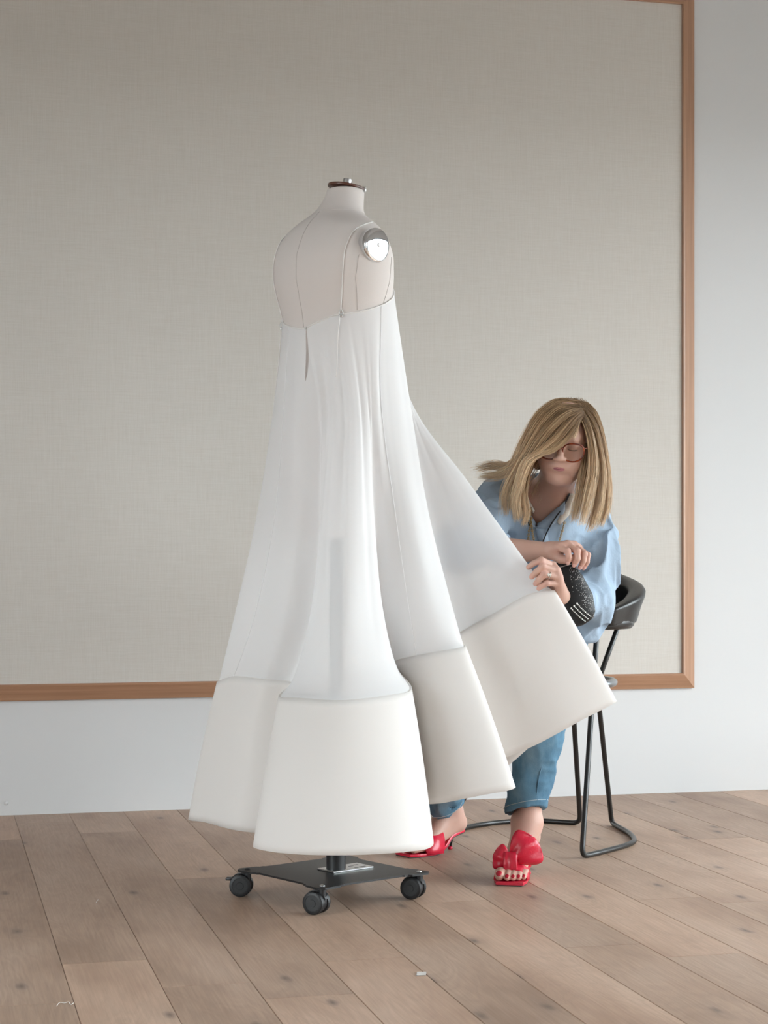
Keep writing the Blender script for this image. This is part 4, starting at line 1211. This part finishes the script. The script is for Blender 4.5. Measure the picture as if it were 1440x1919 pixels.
# ------------------------------------------------------------------ jeans
M['denim'] = mat('blue_denim', (0.10, 0.22, 0.36), 0.8, spec=0.15); t = NT(M['denim'])
o_ = t.obj()
tw = t.noise(t.mapping(o_, (420, 420, 420), rot=(0, 0.6, 0)), 1.0, 2)
st = t.noise(t.mapping(o_, (120, 120, 16)), 1.0, 4, 0.6)
fd = t.noise(t.mapping(o_, (16, 16, 9)), 1.0, 3)
c_ = t.ramp(fd, [(0.34, (0.048, 0.130, 0.205)), (0.52, (0.100, 0.220, 0.315)), (0.68, (0.25, 0.385, 0.475))])
c_ = t.mix(t.math('MULTIPLY', st, 0.5), c_, (0.22, 0.34, 0.43)); c_ = t.mix(t.math('MULTIPLY', tw, 0.35), c_, (0.03, 0.09, 0.18))
t.l(c_, t.b.inputs['Base Color']); t.bump(t.math('ADD', t.math('MULTIPLY', tw, 0.3), fd), 0.35, 0.003)
jean = Field()
cuL, cuR = P(984, 1519, 5.20), P(833, 1512, 5.64)
jean.cone(hips[0] + A(0.03, 0, 0), hips[1] - A(0.05, 0, 0), .110, .108, 0.04)
jean.cone(hips[0], kn_r, .098, .080, 0.03); jean.cone(hips[1] - A(0.02, 0, 0), kn_l, .095, .084, 0.03)
jean.chain([kn_l, P(1010, 1390, 5.20), cuL, cuL + (cuL - kn_l) * 0.12], [.082, .0655, .0545, .054], 0.02)
jean.chain([kn_r, kn_r * 0.5 + cuR * 0.5, cuR, cuR + (cuR - kn_r) * 0.12], [.078, .064, .0525, .052], 0.02)
def cut(p0, n):
    n = A(*n); n /= np.linalg.norm(n)
    c = p0
    def f(p):
        d = np.maximum(-((p - c) @ n), np.sqrt(((p - c) ** 2).sum(1)) - 0.12)   # local: only near this cuff
        return d
    return f
nL = A(0.16, -0.30, -1.0); nR = A(0.46, 0.62, -1.0)
jean.func(cut(P(984, 1519, 5.20), nL), 0.0, 'sub'); jean.func(cut(P(832, 1516, 5.62), nR), 0.0, 'sub')
jean.cone(cuL - (cuL - kn_l) * 0.06, cuL + (cuL - kn_l) * 0.3, .047, .049, 0.002, op='sub')
jean.cone(cuR - (cuR - kn_r) * 0.06, cuR + (cuR - kn_r) * 0.3, .046, .048, 0.002, op='sub')
def jwrinkle(p):
    n = vnoise(p * A(9, 9, 14) + 3, 7); m = vnoise(p * A(26, 26, 34), 8)
    return -(1 - np.abs(2 * n - 1)) ** 2 * .010 - (1 - np.abs(2 * m - 1)) ** 2 * .0032 + .005
jV, jF = surface(jean, (0.05, 5.05, 0.05), (0.82, 5.90, 0.98), 0.0042, jwrinkle, 0.012)
jV = relax(jV, jF, 1, 0.3)
jeans_o = grid_mesh('jeans', jV, jF, M['denim'], person, label='faded blue denim jeans')
M['stitch'] = mat('pale_stitching', (0.45, 0.50, 0.52), 0.8)
def cuff_ring(c, n, axis, r, lift):
    n = A(*n); n /= np.linalg.norm(n)
    ax = axis / np.linalg.norm(axis)
    u = np.cross(ax, A(0, 1, 0)); u /= np.linalg.norm(u); v = np.cross(ax, u)
    pts = []
    for x in np.linspace(0, 2 * math.pi, 40, endpoint=False):
        q = c + r * (math.cos(x) * u + math.sin(x) * v)
        q = q - ax * (((q - c) @ n) / (ax @ n)) - ax * lift
        pts.append(q)
    return np.array(pts)
part('hem_stitch', tube(cuff_ring(P(984, 1519, 5.20), nL, cuL - kn_l, .0600, 0.018), .0009, 5, closed=True), M['stitch'], jeans_o)
part('side_seam', tube(crom([P(1046, 1340, 5.15), P(1026, 1400, 5.138), P(1010, 1460, 5.140), P(1004, 1512, 5.150)], 6), .0016, 6), M['denim'], jeans_o)
part('hem_stitch', tube(cuff_ring(P(832, 1516, 5.62), nR, cuR - kn_r, .0550, 0.018), .0009, 5, closed=True), M['stitch'], jeans_o)

# ------------------------------------------------------------------ hair
def hair_mat():
    m = mat('blond_hair', (0.5, 0.36, 0.2), 0.42, spec=0.5); q = NT(m)
    at = q.n('ShaderNodeAttribute', _attribute_name='tone'); q.l(at.outputs['Color'], q.b.inputs['Base Color'])
    return m
M['hair'] = hair_mat()
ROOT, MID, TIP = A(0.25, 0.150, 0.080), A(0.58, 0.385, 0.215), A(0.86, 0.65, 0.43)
def hp(px, py, dy): return P(px, py, HC[1] + dy)
GUIDES = [  # list of (px, py, depth from the head centre), strands, root spread, tip spread (metres)
 # over the crown to her right (picture left), front layers
 ([(1086, 772, -.080), (1062, 780, -.100), (1030, 808, -.108), (1000, 850, -.100), (978, 892, -.085), (968, 940, -.075), (972, 972, -.07)], 220, .008, .009),
 ([(1086, 776, -.086), (1068, 792, -.106), (1042, 822, -.118), (1014, 846, -.118), (990, 862, -.108), (975, 900, -.090), (962, 950, -.07)], 240, .007, .009),
 ([(1086, 781, -.090), (1074, 805, -.112), (1056, 828, -.122), (1032, 845, -.126), (1006, 852, -.118), (984, 876, -.098), (976, 925, -.08)], 170, .005, .006),
 ([(1082, 766, -.055), (1052, 768, -.070), (1024, 792, -.080), (996, 834, -.078), (970, 880, -.070), (950, 925, -.055), (950, 962, -.05)], 220, .010, .012),
 ([(1078, 760, -.02), (1046, 765, -.03), (1018, 797, -.045), (992, 842, -.045), (962, 876, -.035), (935, 890, -.02), (902, 893, -.01)], 190, .011, .013),
 ([(1078, 758, .01), (1042, 766, .005), (1014, 805, 0), (988, 850, 0), (955, 876, .01), (928, 872, .03), (896, 880, .04)], 150, .011, .014),
 ([(1074, 757, .05), (1042, 774, .06), (1016, 820, .055), (992, 870, .05), (970, 920, .05), (962, 962, .05)], 150, .014, .016),
 ([(1000, 848, -.10), (988, 890, -.085), (984, 930, -.075), (988, 962, -.07), (982, 985, -.065)], 110, .005, .007),
 ([(990, 858, -.08), (980, 905, -.07), (974, 945, -.065), (968, 975, -.06)], 120, .009, .010),
 ([(1080, 757, -.03), (1048, 753, -.03), (1018, 772, -.035), (995, 806, -.04), (978, 842, -.04), (964, 880, -.03), (955, 930, -.03)], 150, .006, .012),
 ([(1078, 755, .02), (1046, 753, .02), (1017, 773, .02), (995, 808, .02), (979, 846, .02), (966, 890, .02), (958, 935, .02)], 130, .007, .012),
 ([(1080, 764, -.055), (1050, 762, -.065), (1022, 782, -.07), (1000, 815, -.07), (983, 850, -.065), (970, 890, -.06), (962, 940, -.055)], 130, .006, .010),
 ([(1084, 755, -.01), (1102, 762, -.01), (1118, 790, -.01), (1128, 835, -.01), (1136, 885, -.005), (1138, 930, .0)], 110, .005, .010),
 # her left (picture right)
 ([(1089, 776, -.082), (1102, 803, -.090), (1110, 838, -.085), (1112, 880, -.075), (1103, 930, -.075), (1092, 982, -.08)], 200, .005, .011),
 ([(1091, 770, -.068), (1110, 799, -.074), (1121, 842, -.065), (1126, 890, -.055), (1120, 945, -.05), (1106, 992, -.05)], 220, .007, .011),
 ([(1091, 765, -.04), (1112, 790, -.045), (1126, 837, -.04), (1134, 890, -.03), (1134, 945, -.02), (1124, 985, -.02)], 200, .008, .011),
 ([(1088, 760, .0), (1110, 781, .0), (1125, 832, .005), (1133, 885, .01), (1137, 935, .015), (1134, 966, .02)], 170, .010, .012),
 ([(1080, 757, .05), (1104, 781, .06), (1118, 832, .06), (1124, 890, .055), (1124, 945, .05), (1118, 978, .05)], 150, .014, .016),
 ([(1100, 835, -.06), (1095, 880, -.055), (1086, 930, -.06), (1076, 975, -.065)], 150, .007, .011),
 ([(1087, 780, -.092), (1081, 803, -.110), (1074, 824, -.116)], 26, .003, .005),
 # nape behind the neck
 ([(1060, 775, .10), (1050, 830, .11), (1030, 885, .10), (1005, 930, .08)], 60, .02, .02),
 ([(1070, 775, .10), (1085, 830, .11), (1100, 885, .10), (1105, 935, .08)], 60, .02, .02),
]
HV, HF, HCOL = [], [], []
nv = 0
for pts, cnt, s0, s1 in GUIDES:
    g = crom(np.array([hp(*q) for q in pts]), 5)
    m_ = len(g)
    tpar = np.linspace(0, 1, m_)
    for c in range(int(cnt * 1.6)):
        oa = np.clip(rng.normal(0, 1, 3), -1.7, 1.7); ob = np.clip(rng.normal(0, 1, 3), -1.8, 1.8)
        sp = s0 + (s1 - s0) * tpar ** 1.2
        ph = rng.uniform(0, 6.28); fq = rng.uniform(2, 5)
        L_ = rng.uniform(0.86, 1.04)
        tq = np.clip(tpar * L_, 0, 1)
        base = np.stack([np.interp(tq, tpar, g[:, i]) for i in range(3)], 1)
        o = (oa[None] * (1 - tpar[:, None] * 0.6) + ob[None] * tpar[:, None] * 0.6) * sp[:, None] * A(1, 0.8, 0.75)
        o += 0.0025 * np.sin(tpar * fq + ph)[:, None] * A(1, 0.6, 0.2) * tpar[:, None]
        path = base + o
        r = 0.00062 * np.interp(tpar, [0, 0.1, 0.7, 1], [0.6, 1, 0.9, 0.25])
        v, f = tube(path, r, 3, caps=False)
        HV.append(v); HF.append(np.array(f) + nv); nv += len(v)
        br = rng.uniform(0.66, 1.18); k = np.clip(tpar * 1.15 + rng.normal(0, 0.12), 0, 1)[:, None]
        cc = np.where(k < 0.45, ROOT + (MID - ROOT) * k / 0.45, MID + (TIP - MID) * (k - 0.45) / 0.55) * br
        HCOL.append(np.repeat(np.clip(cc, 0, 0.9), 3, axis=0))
# solid under-layer that the strands lie on
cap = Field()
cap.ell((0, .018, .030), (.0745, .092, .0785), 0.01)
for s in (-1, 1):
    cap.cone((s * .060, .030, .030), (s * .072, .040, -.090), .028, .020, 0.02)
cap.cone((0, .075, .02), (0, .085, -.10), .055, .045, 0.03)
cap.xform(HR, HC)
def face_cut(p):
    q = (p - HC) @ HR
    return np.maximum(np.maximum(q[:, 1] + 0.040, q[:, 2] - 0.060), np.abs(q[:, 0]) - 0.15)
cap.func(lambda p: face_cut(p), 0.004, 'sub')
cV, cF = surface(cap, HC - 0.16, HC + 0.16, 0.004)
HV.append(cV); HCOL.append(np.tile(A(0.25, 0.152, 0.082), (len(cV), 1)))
allV = np.concatenate(HV); allF = np.concatenate(HF + [cF + nv])
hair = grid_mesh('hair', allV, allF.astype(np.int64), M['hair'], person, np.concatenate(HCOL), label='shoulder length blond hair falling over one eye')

# ------------------------------------------------------------------ spectacles
M['tortoise'] = mat('red_tortoiseshell', (0.16, 0.022, 0.010), 0.2, spec=0.6); t = NT(M['tortoise'])
t.l(t.ramp(t.noise(t.obj(), 60, 3), [(0.35, (0.075, 0.012, 0.006)), (0.6, (0.22, 0.035, 0.012)), (0.75, (0.36, 0.085, 0.02))]), t.b.inputs['Base Color'])
def lens_ring(s, k=1.0, n=36):
    out = []
    for x in np.linspace(0, 2 * math.pi, n, endpoint=False):
        cx, cz = math.cos(x), math.sin(x)
        ww = .0285 * k * math.copysign(abs(cx) ** 0.82, cx)
        hh = .0255 * k * math.copysign(abs(cz) ** 0.82, cz)
        ww *= 1.0 + 0.10 * cz                       # wider at the brow
        X = .0345 + ww
        out.append(hd(s * X, -.1035 + 4.2 * (X - .006) ** 2, -.006 + hh))
    return np.array(out)
rims = join(tube(lens_ring(1), .0017, 8, closed=True, flat=1.3), tube(lens_ring(-1), .0017, 8, closed=True, flat=1.3),
            tube(crom([hd(-.0085, -.1045, .004), hd(0, -.1085, .0065), hd(.0085, -.1045, .004)], 5), .0019, 8))
specs = part('spectacles', rims, M['tortoise'], person, label='large red tortoiseshell spectacles')
for s in (1, -1):
    part('temple', tube(crom([hd(s * .063, -.0890, .006), hd(s * .0705, -.080, .006), hd(s * .0755, -.03, .004), hd(s * .077, .012, -.002), hd(s * .076, .03, -.018)], 5), .0021, 6), M['tortoise'], specs)
m = bpy.data.materials.new('spectacle_lens'); m.use_nodes = True; M['lens'] = m; t_ = m.node_tree
t_.nodes.remove(t_.nodes['Principled BSDF'])
a_ = t_.nodes.new('ShaderNodeBsdfTransparent'); b_ = t_.nodes.new('ShaderNodeBsdfGlossy'); x_ = t_.nodes.new('ShaderNodeMixShader')
b_.inputs['Roughness'].default_value = 0.02; x_.inputs[0].default_value = 0.06; a_.inputs[0].default_value = (0.95, 0.93, 0.92, 1)
t_.links.new(a_.outputs[0], x_.inputs[1]); t_.links.new(b_.outputs[0], x_.inputs[2]); t_.links.new(x_.outputs[0], t_.nodes['Material Output'].inputs[0])
for s in (1, -1):
    rg = lens_ring(s); n_ = HR @ A(0, 0.0006, 0)
    part('lens', rings([rg - n_, rg + n_]), M['lens'], specs, smooth=False)

# ------------------------------------------------------------------ neck cords and chains, ring
M['black_cord'] = mat('black_cord', (0.010, 0.011, 0.014), 0.6); M['gold'] = mat('old_gold', (0.55, 0.36, 0.16), 0.32, 0.9)
blk = crom([shirt_at(*q, 0.007) for q in ((982, 935), (985, 950), (989, 968), (992, 985))], 6)
blk2 = crom([shirt_at(*q, 0.008) for q in ((1068, 925), (1056, 950), (1043, 968), (1032, 985), (1022, 1005), (1014, 1028))], 6)
neck = part('necklace', join(tube(blk, .0021, 6), tube(blk2, .0021, 6)), M['black_cord'], person, label='black cord necklace')
def chain_links(pts, r=.0021):
    g = crom([shirt_at(*q_, 0.007) for q_ in pts], 8); q = []
    seg = np.concatenate([[0], np.cumsum(np.linalg.norm(np.diff(g, axis=0), axis=1))])
    st_ = np.arange(0, seg[-1], 0.0058)
    g = np.stack([np.interp(st_, seg, g[:, i]) for i in range(3)], 1)
    for i in range(len(g) - 1):
        d = g[i + 1] - g[i]; d /= np.linalg.norm(d); sdv = A(0, 1, 0) if i % 2 else np.cross(d, A(0, 1, 0))
        a = np.linspace(0, 2 * math.pi, 8, endpoint=False)
        q.append(tube(np.array([g[i] + d * 0.0042 * math.cos(x) + sdv * 0.0026 * math.sin(x) for x in a]), 0.0011, 4, closed=True))
    return join(*q)
part('gold_chain', chain_links([(995, 950), (995, 972), (998, 995), (1002, 1018)]), M['gold'], person)
part('gold_chain', chain_links([(996, 972), (992, 995), (990, 1018)]), M['gold'], person)
part('gold_chain', chain_links([(1058, 980), (1053, 1000), (1047, 1020)]), M['gold'], person)
rc = LM[2] * 0.28 + LP[2] * 0.72; rd = LP[2] - LM[2]; rd /= np.linalg.norm(rd)
ru = np.cross(rd, A(0, 0, 1)); ru /= np.linalg.norm(ru); rv_ = np.cross(rd, ru)
rng_pts = np.array([rc + .0102 * (math.cos(x) * ru + math.sin(x) * rv_) for x in np.linspace(0, 2 * math.pi, 20, endpoint=False)])
M['silver'] = mat('silver', (0.75, 0.72, 0.66), 0.2, 1.0); M['stone'] = mat('pale_stone', (0.75, 0.74, 0.68), 0.08, spec=0.8)
ring_ = part('ring', tube(rng_pts, .0014, 6, closed=True), M['silver'], person, label='silver ring with a pale stone')
front = rc + A(-0.001, -0.0108, 0.0012)
part('setting', join(*[ball(front + .0042 * A(math.cos(x), 0, math.sin(x)), .0013, 6, 5) for x in np.linspace(0, 2 * math.pi, 9, endpoint=False)]), M['silver'], ring_)
part('stone', ball(front + A(0, -0.001, 0), .0036, 10, 7), M['stone'], ring_)

# ------------------------------------------------------------------ red bow mules
M['red_leather'] = mat('red_leather', (0.62, 0.014, 0.045), 0.26, spec=0.6); t = NT(M['red_leather'])
t.bump(t.noise(t.mapping(t.obj(), (60, 60, 60)), 1.0, 4, 0.6, 1.0), 0.30, 0.004)
M['heel_black'] = mat('black_lacquer', (0.010, 0.010, 0.011), 0.2)
M['sole_dark'] = mat('dark_sole', (0.05, 0.035, 0.03), 0.6)
def shoe(label, ball_, td, sd, heel, bow_side):
    """ball_ = ball of the foot on the floor, td = toe direction, sd = little-toe side, heel = centre of the wearer's heel"""
    up = A(0, 0, 1)
    root = bpy.data.objects.new('shoe', None); col.objects.link(root); root.parent = person
    root.empty_display_size = 0.03; ORIG[root.name] = ORIG[person.name]; root['label'] = label
    toe = ball_ + td * 0.085; toe[2] = 0.006
    heelp = heel - up * 0.030
    back = heelp - td * 0.022
    path = crom([Z(toe, .0075), Z(ball_ + td * .03, .0070), Z(ball_ - td * .02, .0085), ball_ * 0.55 + heelp * 0.45 + up * (-0.012), heelp + td * 0.035 - up * .006, back + up * 0.004], 6)
    n = len(path)
    hw = np.interp(np.linspace(0, 1, n), [0, 0.10, 0.2, 0.35, 0.6, 0.85, 1.0], [.037, .0445, .0470, .042, .028, .026, .012])
    sideoff = np.interp(np.linspace(0, 1, n), [0, 0.3, 1], [.004, .0, 0])
    R, R2 = [], []
    for i in range(n):
        tv = path[min(i + 1, n - 1)] - path[max(i - 1, 0)]; tv /= np.linalg.norm(tv)
        nrm_ = np.cross(sd, tv); nrm_ = nrm_ * (1 if nrm_[2] > 0 else -1); nrm_ /= np.linalg.norm(nrm_)
        c = path[i] + sd * sideoff[i]
        R.append([c - sd * hw[i] - nrm_ * .004, c - sd * (hw[i] + .001), c - sd * hw[i] + nrm_ * .004, c + sd * hw[i] + nrm_ * .004, c + sd * (hw[i] + .001), c + sd * hw[i] - nrm_ * .004])
        R2.append([c - sd * (hw[i] - .002) - nrm_ * .0075, c - sd * (hw[i] - .002) - nrm_ * .0042, c + sd * (hw[i] - .002) - nrm_ * .0042, c + sd * (hw[i] - .002) - nrm_ * .0075])
    part('sole', rings(R), M['red_leather'], root, sharp=40)
    part('outsole', rings(R2), M['sole_dark'], root, smooth=False)
    hb = heelp + td * 0.018 - up * 0.010
    hbot = A(hb[0] + td[0] * 0.010, hb[1] + td[1] * 0.010, 0.007)
    part('heel', tube([hb, hb * 0.5 + hbot * 0.5, hbot], [.0065, .0040, .0040], 10), M['heel_black'], root)
    part('heel_tip', lathe([(0.0070, 0), (0.0078, 0.003), (0.0070, 0.007), (0.0042, 0.009), (0, 0.009)], Z(hbot, 0.0005), (0, 0, 1), 14), M['red_leather'], root)
    # band across the toes
    R = []
    for i, x in enumerate(np.linspace(0, math.pi, 17)):
        cs, sn = math.cos(x), math.sin(x)
        o = -sd * cs * .0455 + up * (0.006 + .050 * sn ** 0.85)
        f0, f1 = td * (.030 + .010 * sn), -td * (.034 + .018 * sn)
        c = ball_ * A(1, 1, 0)
        g = (sd * -cs + up * sn * 1.1); g /= np.linalg.norm(g)
        R.append([c + o + f0 * 1.0 - up * .016 * sn + g * .0025, c + o + g * .0045 + up * .002 * sn, c + o + f1 + up * .016 * sn + g * .0025,
                  c + o + f1 + up * .016 * sn - g * .001, c + o, c + o + f0 - up * .016 * sn - g * .001])
    part('strap_band', rings(R), M['red_leather'], root)
    # bow: knot and two gathered loops
    top = ball_ * A(1, 1, 0) + up * .060 - td * .004 + td * .018
    def petal(dirv, upv, L_, Wd, fold):
        nu, nw = 18, 15
        V, F = [], []
        for i in range(nu):
            u = i / (nu - 1)
            wv_ = Wd * (0.22 + 0.95 * math.sin(min(u * 1.25, 1.0) * math.pi * 0.5) ** 1.1) * (1 - 0.55 * max(0, (u - 0.72) / 0.28) ** 2.2)
            for j in range(nw):
                v = j / (nw - 1) * 2 - 1
                ple = math.sin(v * 7.0 + u * 2.0) * fold * (1 - u * 0.75) + 0.35 * fold * math.sin(u * 9 + v * 5)
                bul = .016 * math.sin(u * math.pi) * (1 - v * v)
                V.append(top + dirv * (u * L_ - .05 * L_ * v * v * u) + upv * v * wv_ * 0.5 + td * (ple + bul + .004) + up * 0)
        for i in range(nu - 1):
            for j in range(nw - 1):
                F.append((i * nw + j, i * nw + j + 1, (i + 1) * nw + j + 1, (i + 1) * nw + j))
        return V, F
    for (d, u_, L_, Wd) in bow_side:
        d = d / np.linalg.norm(d); u_ = u_ - d * (u_ @ d); u_ /= np.linalg.norm(u_)
        po = part('bow_loop', petal(d, u_, L_, Wd, .0045), M['red_leather'], root)
        md = po.modifiers.new('thickness', 'SOLIDIFY'); md.thickness = 0.0035; md.offset = 0
    R = []
    for i, x in enumerate(np.linspace(-0.15, math.pi + 0.15, 11)):
        c = top + td * (.010 + .013 * math.sin(x)) + up * (.034 * math.cos(x) - .010)
        R.append([c + sd * w_ + td * .003 * math.sin(k * 2.1 + i * .5) for k, w_ in enumerate((-.019, -.011, -.003, .005, .012, .019))])
    V, F = rings(R, False, False, False)
    kn = part('bow_knot', (V, F), M['red_leather'], root)
    md = kn.modifiers.new('thickness', 'SOLIDIFY'); md.thickness = 0.006; md.offset = 0
    return root
shoe('red leather mule with a large side bow, nearer the camera', ballL, tdL, sdL, A(an_l[0] + 0.012, an_l[1] + 0.055, 0.105),
     [(sdL * 0.75 + A(0, 0, 0.62) - tdL * 0.15, A(-0.6, 0, 0.8), 0.092, 0.098), (-sdL * 0.9 + A(0, 0, 0.30), A(0.3, 0, 0.95), 0.052, 0.062)])
shoe('red leather mule with a thin black heel, half hidden by the gown', ballR, tdR, sdR, heelR,
     [(sdR * 0.5 + A(0, 0, 0.8), A(-0.6, 0.3, 0.5), 0.060, 0.060), (-sdR * 0.7 + A(0, 0, 0.5), A(0.3, 0, 0.95), 0.045, 0.05)])

# ================================================================== beaded clutch hanging from her hand
M['black_satin'] = mat('black_satin', (0.006, 0.006, 0.007), 0.5, spec=0.4); M['bead'] = mat('glass_bead', (0.85, 0.85, 0.86), 0.15, spec=0.9)
M['pearl'] = mat('white_pearl', (0.90, 0.90, 0.88), 0.25, spec=0.7)
KY = 4.975
clutch = thing('clutch_bag', 'small black beaded clutch bag with pearl rows held in her hand', 'clutch bag', P(1080, 1170, KY))
ax0, ax1 = P(1052, 1050, KY - 0.005), P(1086, 1173, KY)
axd = (ax1 - ax0); Lc = np.linalg.norm(axd); axd /= Lc
wd = np.cross(A(0, 1, 0), axd); wd /= np.linalg.norm(wd)
if wd[0] < 0: wd = -wd
dv = np.cross(axd, wd); dv = dv if dv[1] < 0 else -dv          # towards the camera
def bag(u, v, out=0.0):
    """u 0..1 along the bag, v angle round it"""
    w = np.interp(u, [0, .06, .3, .6, .85, .95, 1.0], [.020, .027, .046, .059, .054, .042, .014]) + out
    d_ = np.interp(u, [0, .06, .3, .6, .85, .95, 1.0], [.006, .010, .022, .029, .026, .020, .008]) + out
    return ax0 + axd * (u * Lc) + wd * w * math.cos(v) + dv * d_ * math.sin(v)
us = np.linspace(0, 1, 34)
pouch = part('pouch', rings([[bag(u, v) for v in np.linspace(0, 2 * math.pi, 40, endpoint=False)] for u in us]), M['black_satin'], clutch)
part('clasp_frame', join(tube(crom([bag(.02, math.pi, .001), bag(.01, math.pi * .75, .002), bag(.01, math.pi / 2, .002), bag(.01, math.pi * .25, .002), bag(.02, 0, .001)], 5), .0016, 6),
                         tube(crom([bag(.10, math.pi, .001), bag(.09, math.pi * .75, .001), bag(.09, math.pi / 2, .001), bag(.09, math.pi * .25, .001), bag(.10, 0, .001)], 5), .0012, 6),
                         ball(bag(.0, math.pi * .85, .003), .0045, 8, 6)), M['steel'], clutch)
def bag_at(px, py, out=0.0):
    """front surface point of the bag met by the line of sight"""
    q = P(px, py, KY) - ax0
    u = float(np.clip((q @ axd) / Lc, 0.02, 0.985)); w = q @ wd
    hw = np.linalg.norm(bag(u, 0.0) - bag(u, math.pi)) / 2
    if abs(w) > hw * 0.99: return None
    return bag(u, math.acos(w / hw), out)
bd = []
rr_ = random.Random(5)
while len(bd) < 210:
    x = rr_.uniform(1066, 1116); y = rr_.uniform(1054, 1158)
    if (y > 1128 + 0.9 * (x - 1085)) and x < 1108: continue
    right = 1075 + 38 * math.sin(min(1, max(0, (y - 1050) / 85)) * 1.5)
    if rr_.random() > np.clip(1.15 - (right - x) / 34, 0.0, 1): continue
    q = bag_at(x, y, .0003)
    if q is not None: bd.append(ball(q, .00075 if rr_.random() < .75 else .0011, 5, 4))
part('glass_beads', join(*bd), M['bead'], pouch, kind='stuff')
pr = []
for k in range(3):
    for i in range(12):
        q = bag_at(1069 + 5.2 * k + 2.15 * i + 0.02 * i * i, 1139 - 4.6 * k + 2.55 * i - 0.03 * i * i, .0010)
        if q is not None: pr.append(ball(q, .0028 if i == 0 else .0019, 7, 5))
part('pearls', join(*pr), M['pearl'], pouch, kind='stuff')

# ================================================================== scraps on the floor, small stud on the wall
M['tape'] = mat('clear_tape', (0.72, 0.70, 0.68), 0.2, spec=0.6)
g = ground(789, 1826)
tp_pts = [g + A(dx, dy, z) for dx, dy, z in ((-.010, -.016, .0012), (.011, -.013, .0012), (.013, .018, .0012), (-.008, .016, .0016))]
cthing('tape_scrap', rings([tp_pts, [p + A(0, 0, .0005) for p in tp_pts]]), M['tape'], g, 'small square of clear tape stuck to the floor in front of the base', 'tape scrap', smooth=False)
g = ground(124, 1883)
th_pts = [ground(x, y) + A(0, 0, .0016) for x, y in ((106, 1887), (113, 1880), (121, 1881), (128, 1879), (133, 1884), (138, 1881))]
cthing('thread', tube(crom(th_pts, 5), .0007, 5), M['cord'], g, 'white curled thread lying on the plank at the lower left', 'thread')
g = ground(182, 1690)
cthing('thread', tube(crom([ground(180, 1693) + A(0, 0, .0016), ground(182, 1690) + A(0, 0, .002), ground(184, 1687) + A(0, 0, .0016)], 5), .0008, 5), M['cord'], g,
       'tiny white lint fibre on the planks behind the curled thread', 'thread')
sw = on_wall(11.5, 1505)
st = wobj('wall_stud', lathe([(0.0075, -0.001), (0.0075, 0.003), (0.005, 0.0055), (0, 0.006)], A(0, 0, 0), (0, -1, 0), 16), M['wall'], None, True, label='small white plug on the wall just above the floor', cat='wall plug')
st.location = sw
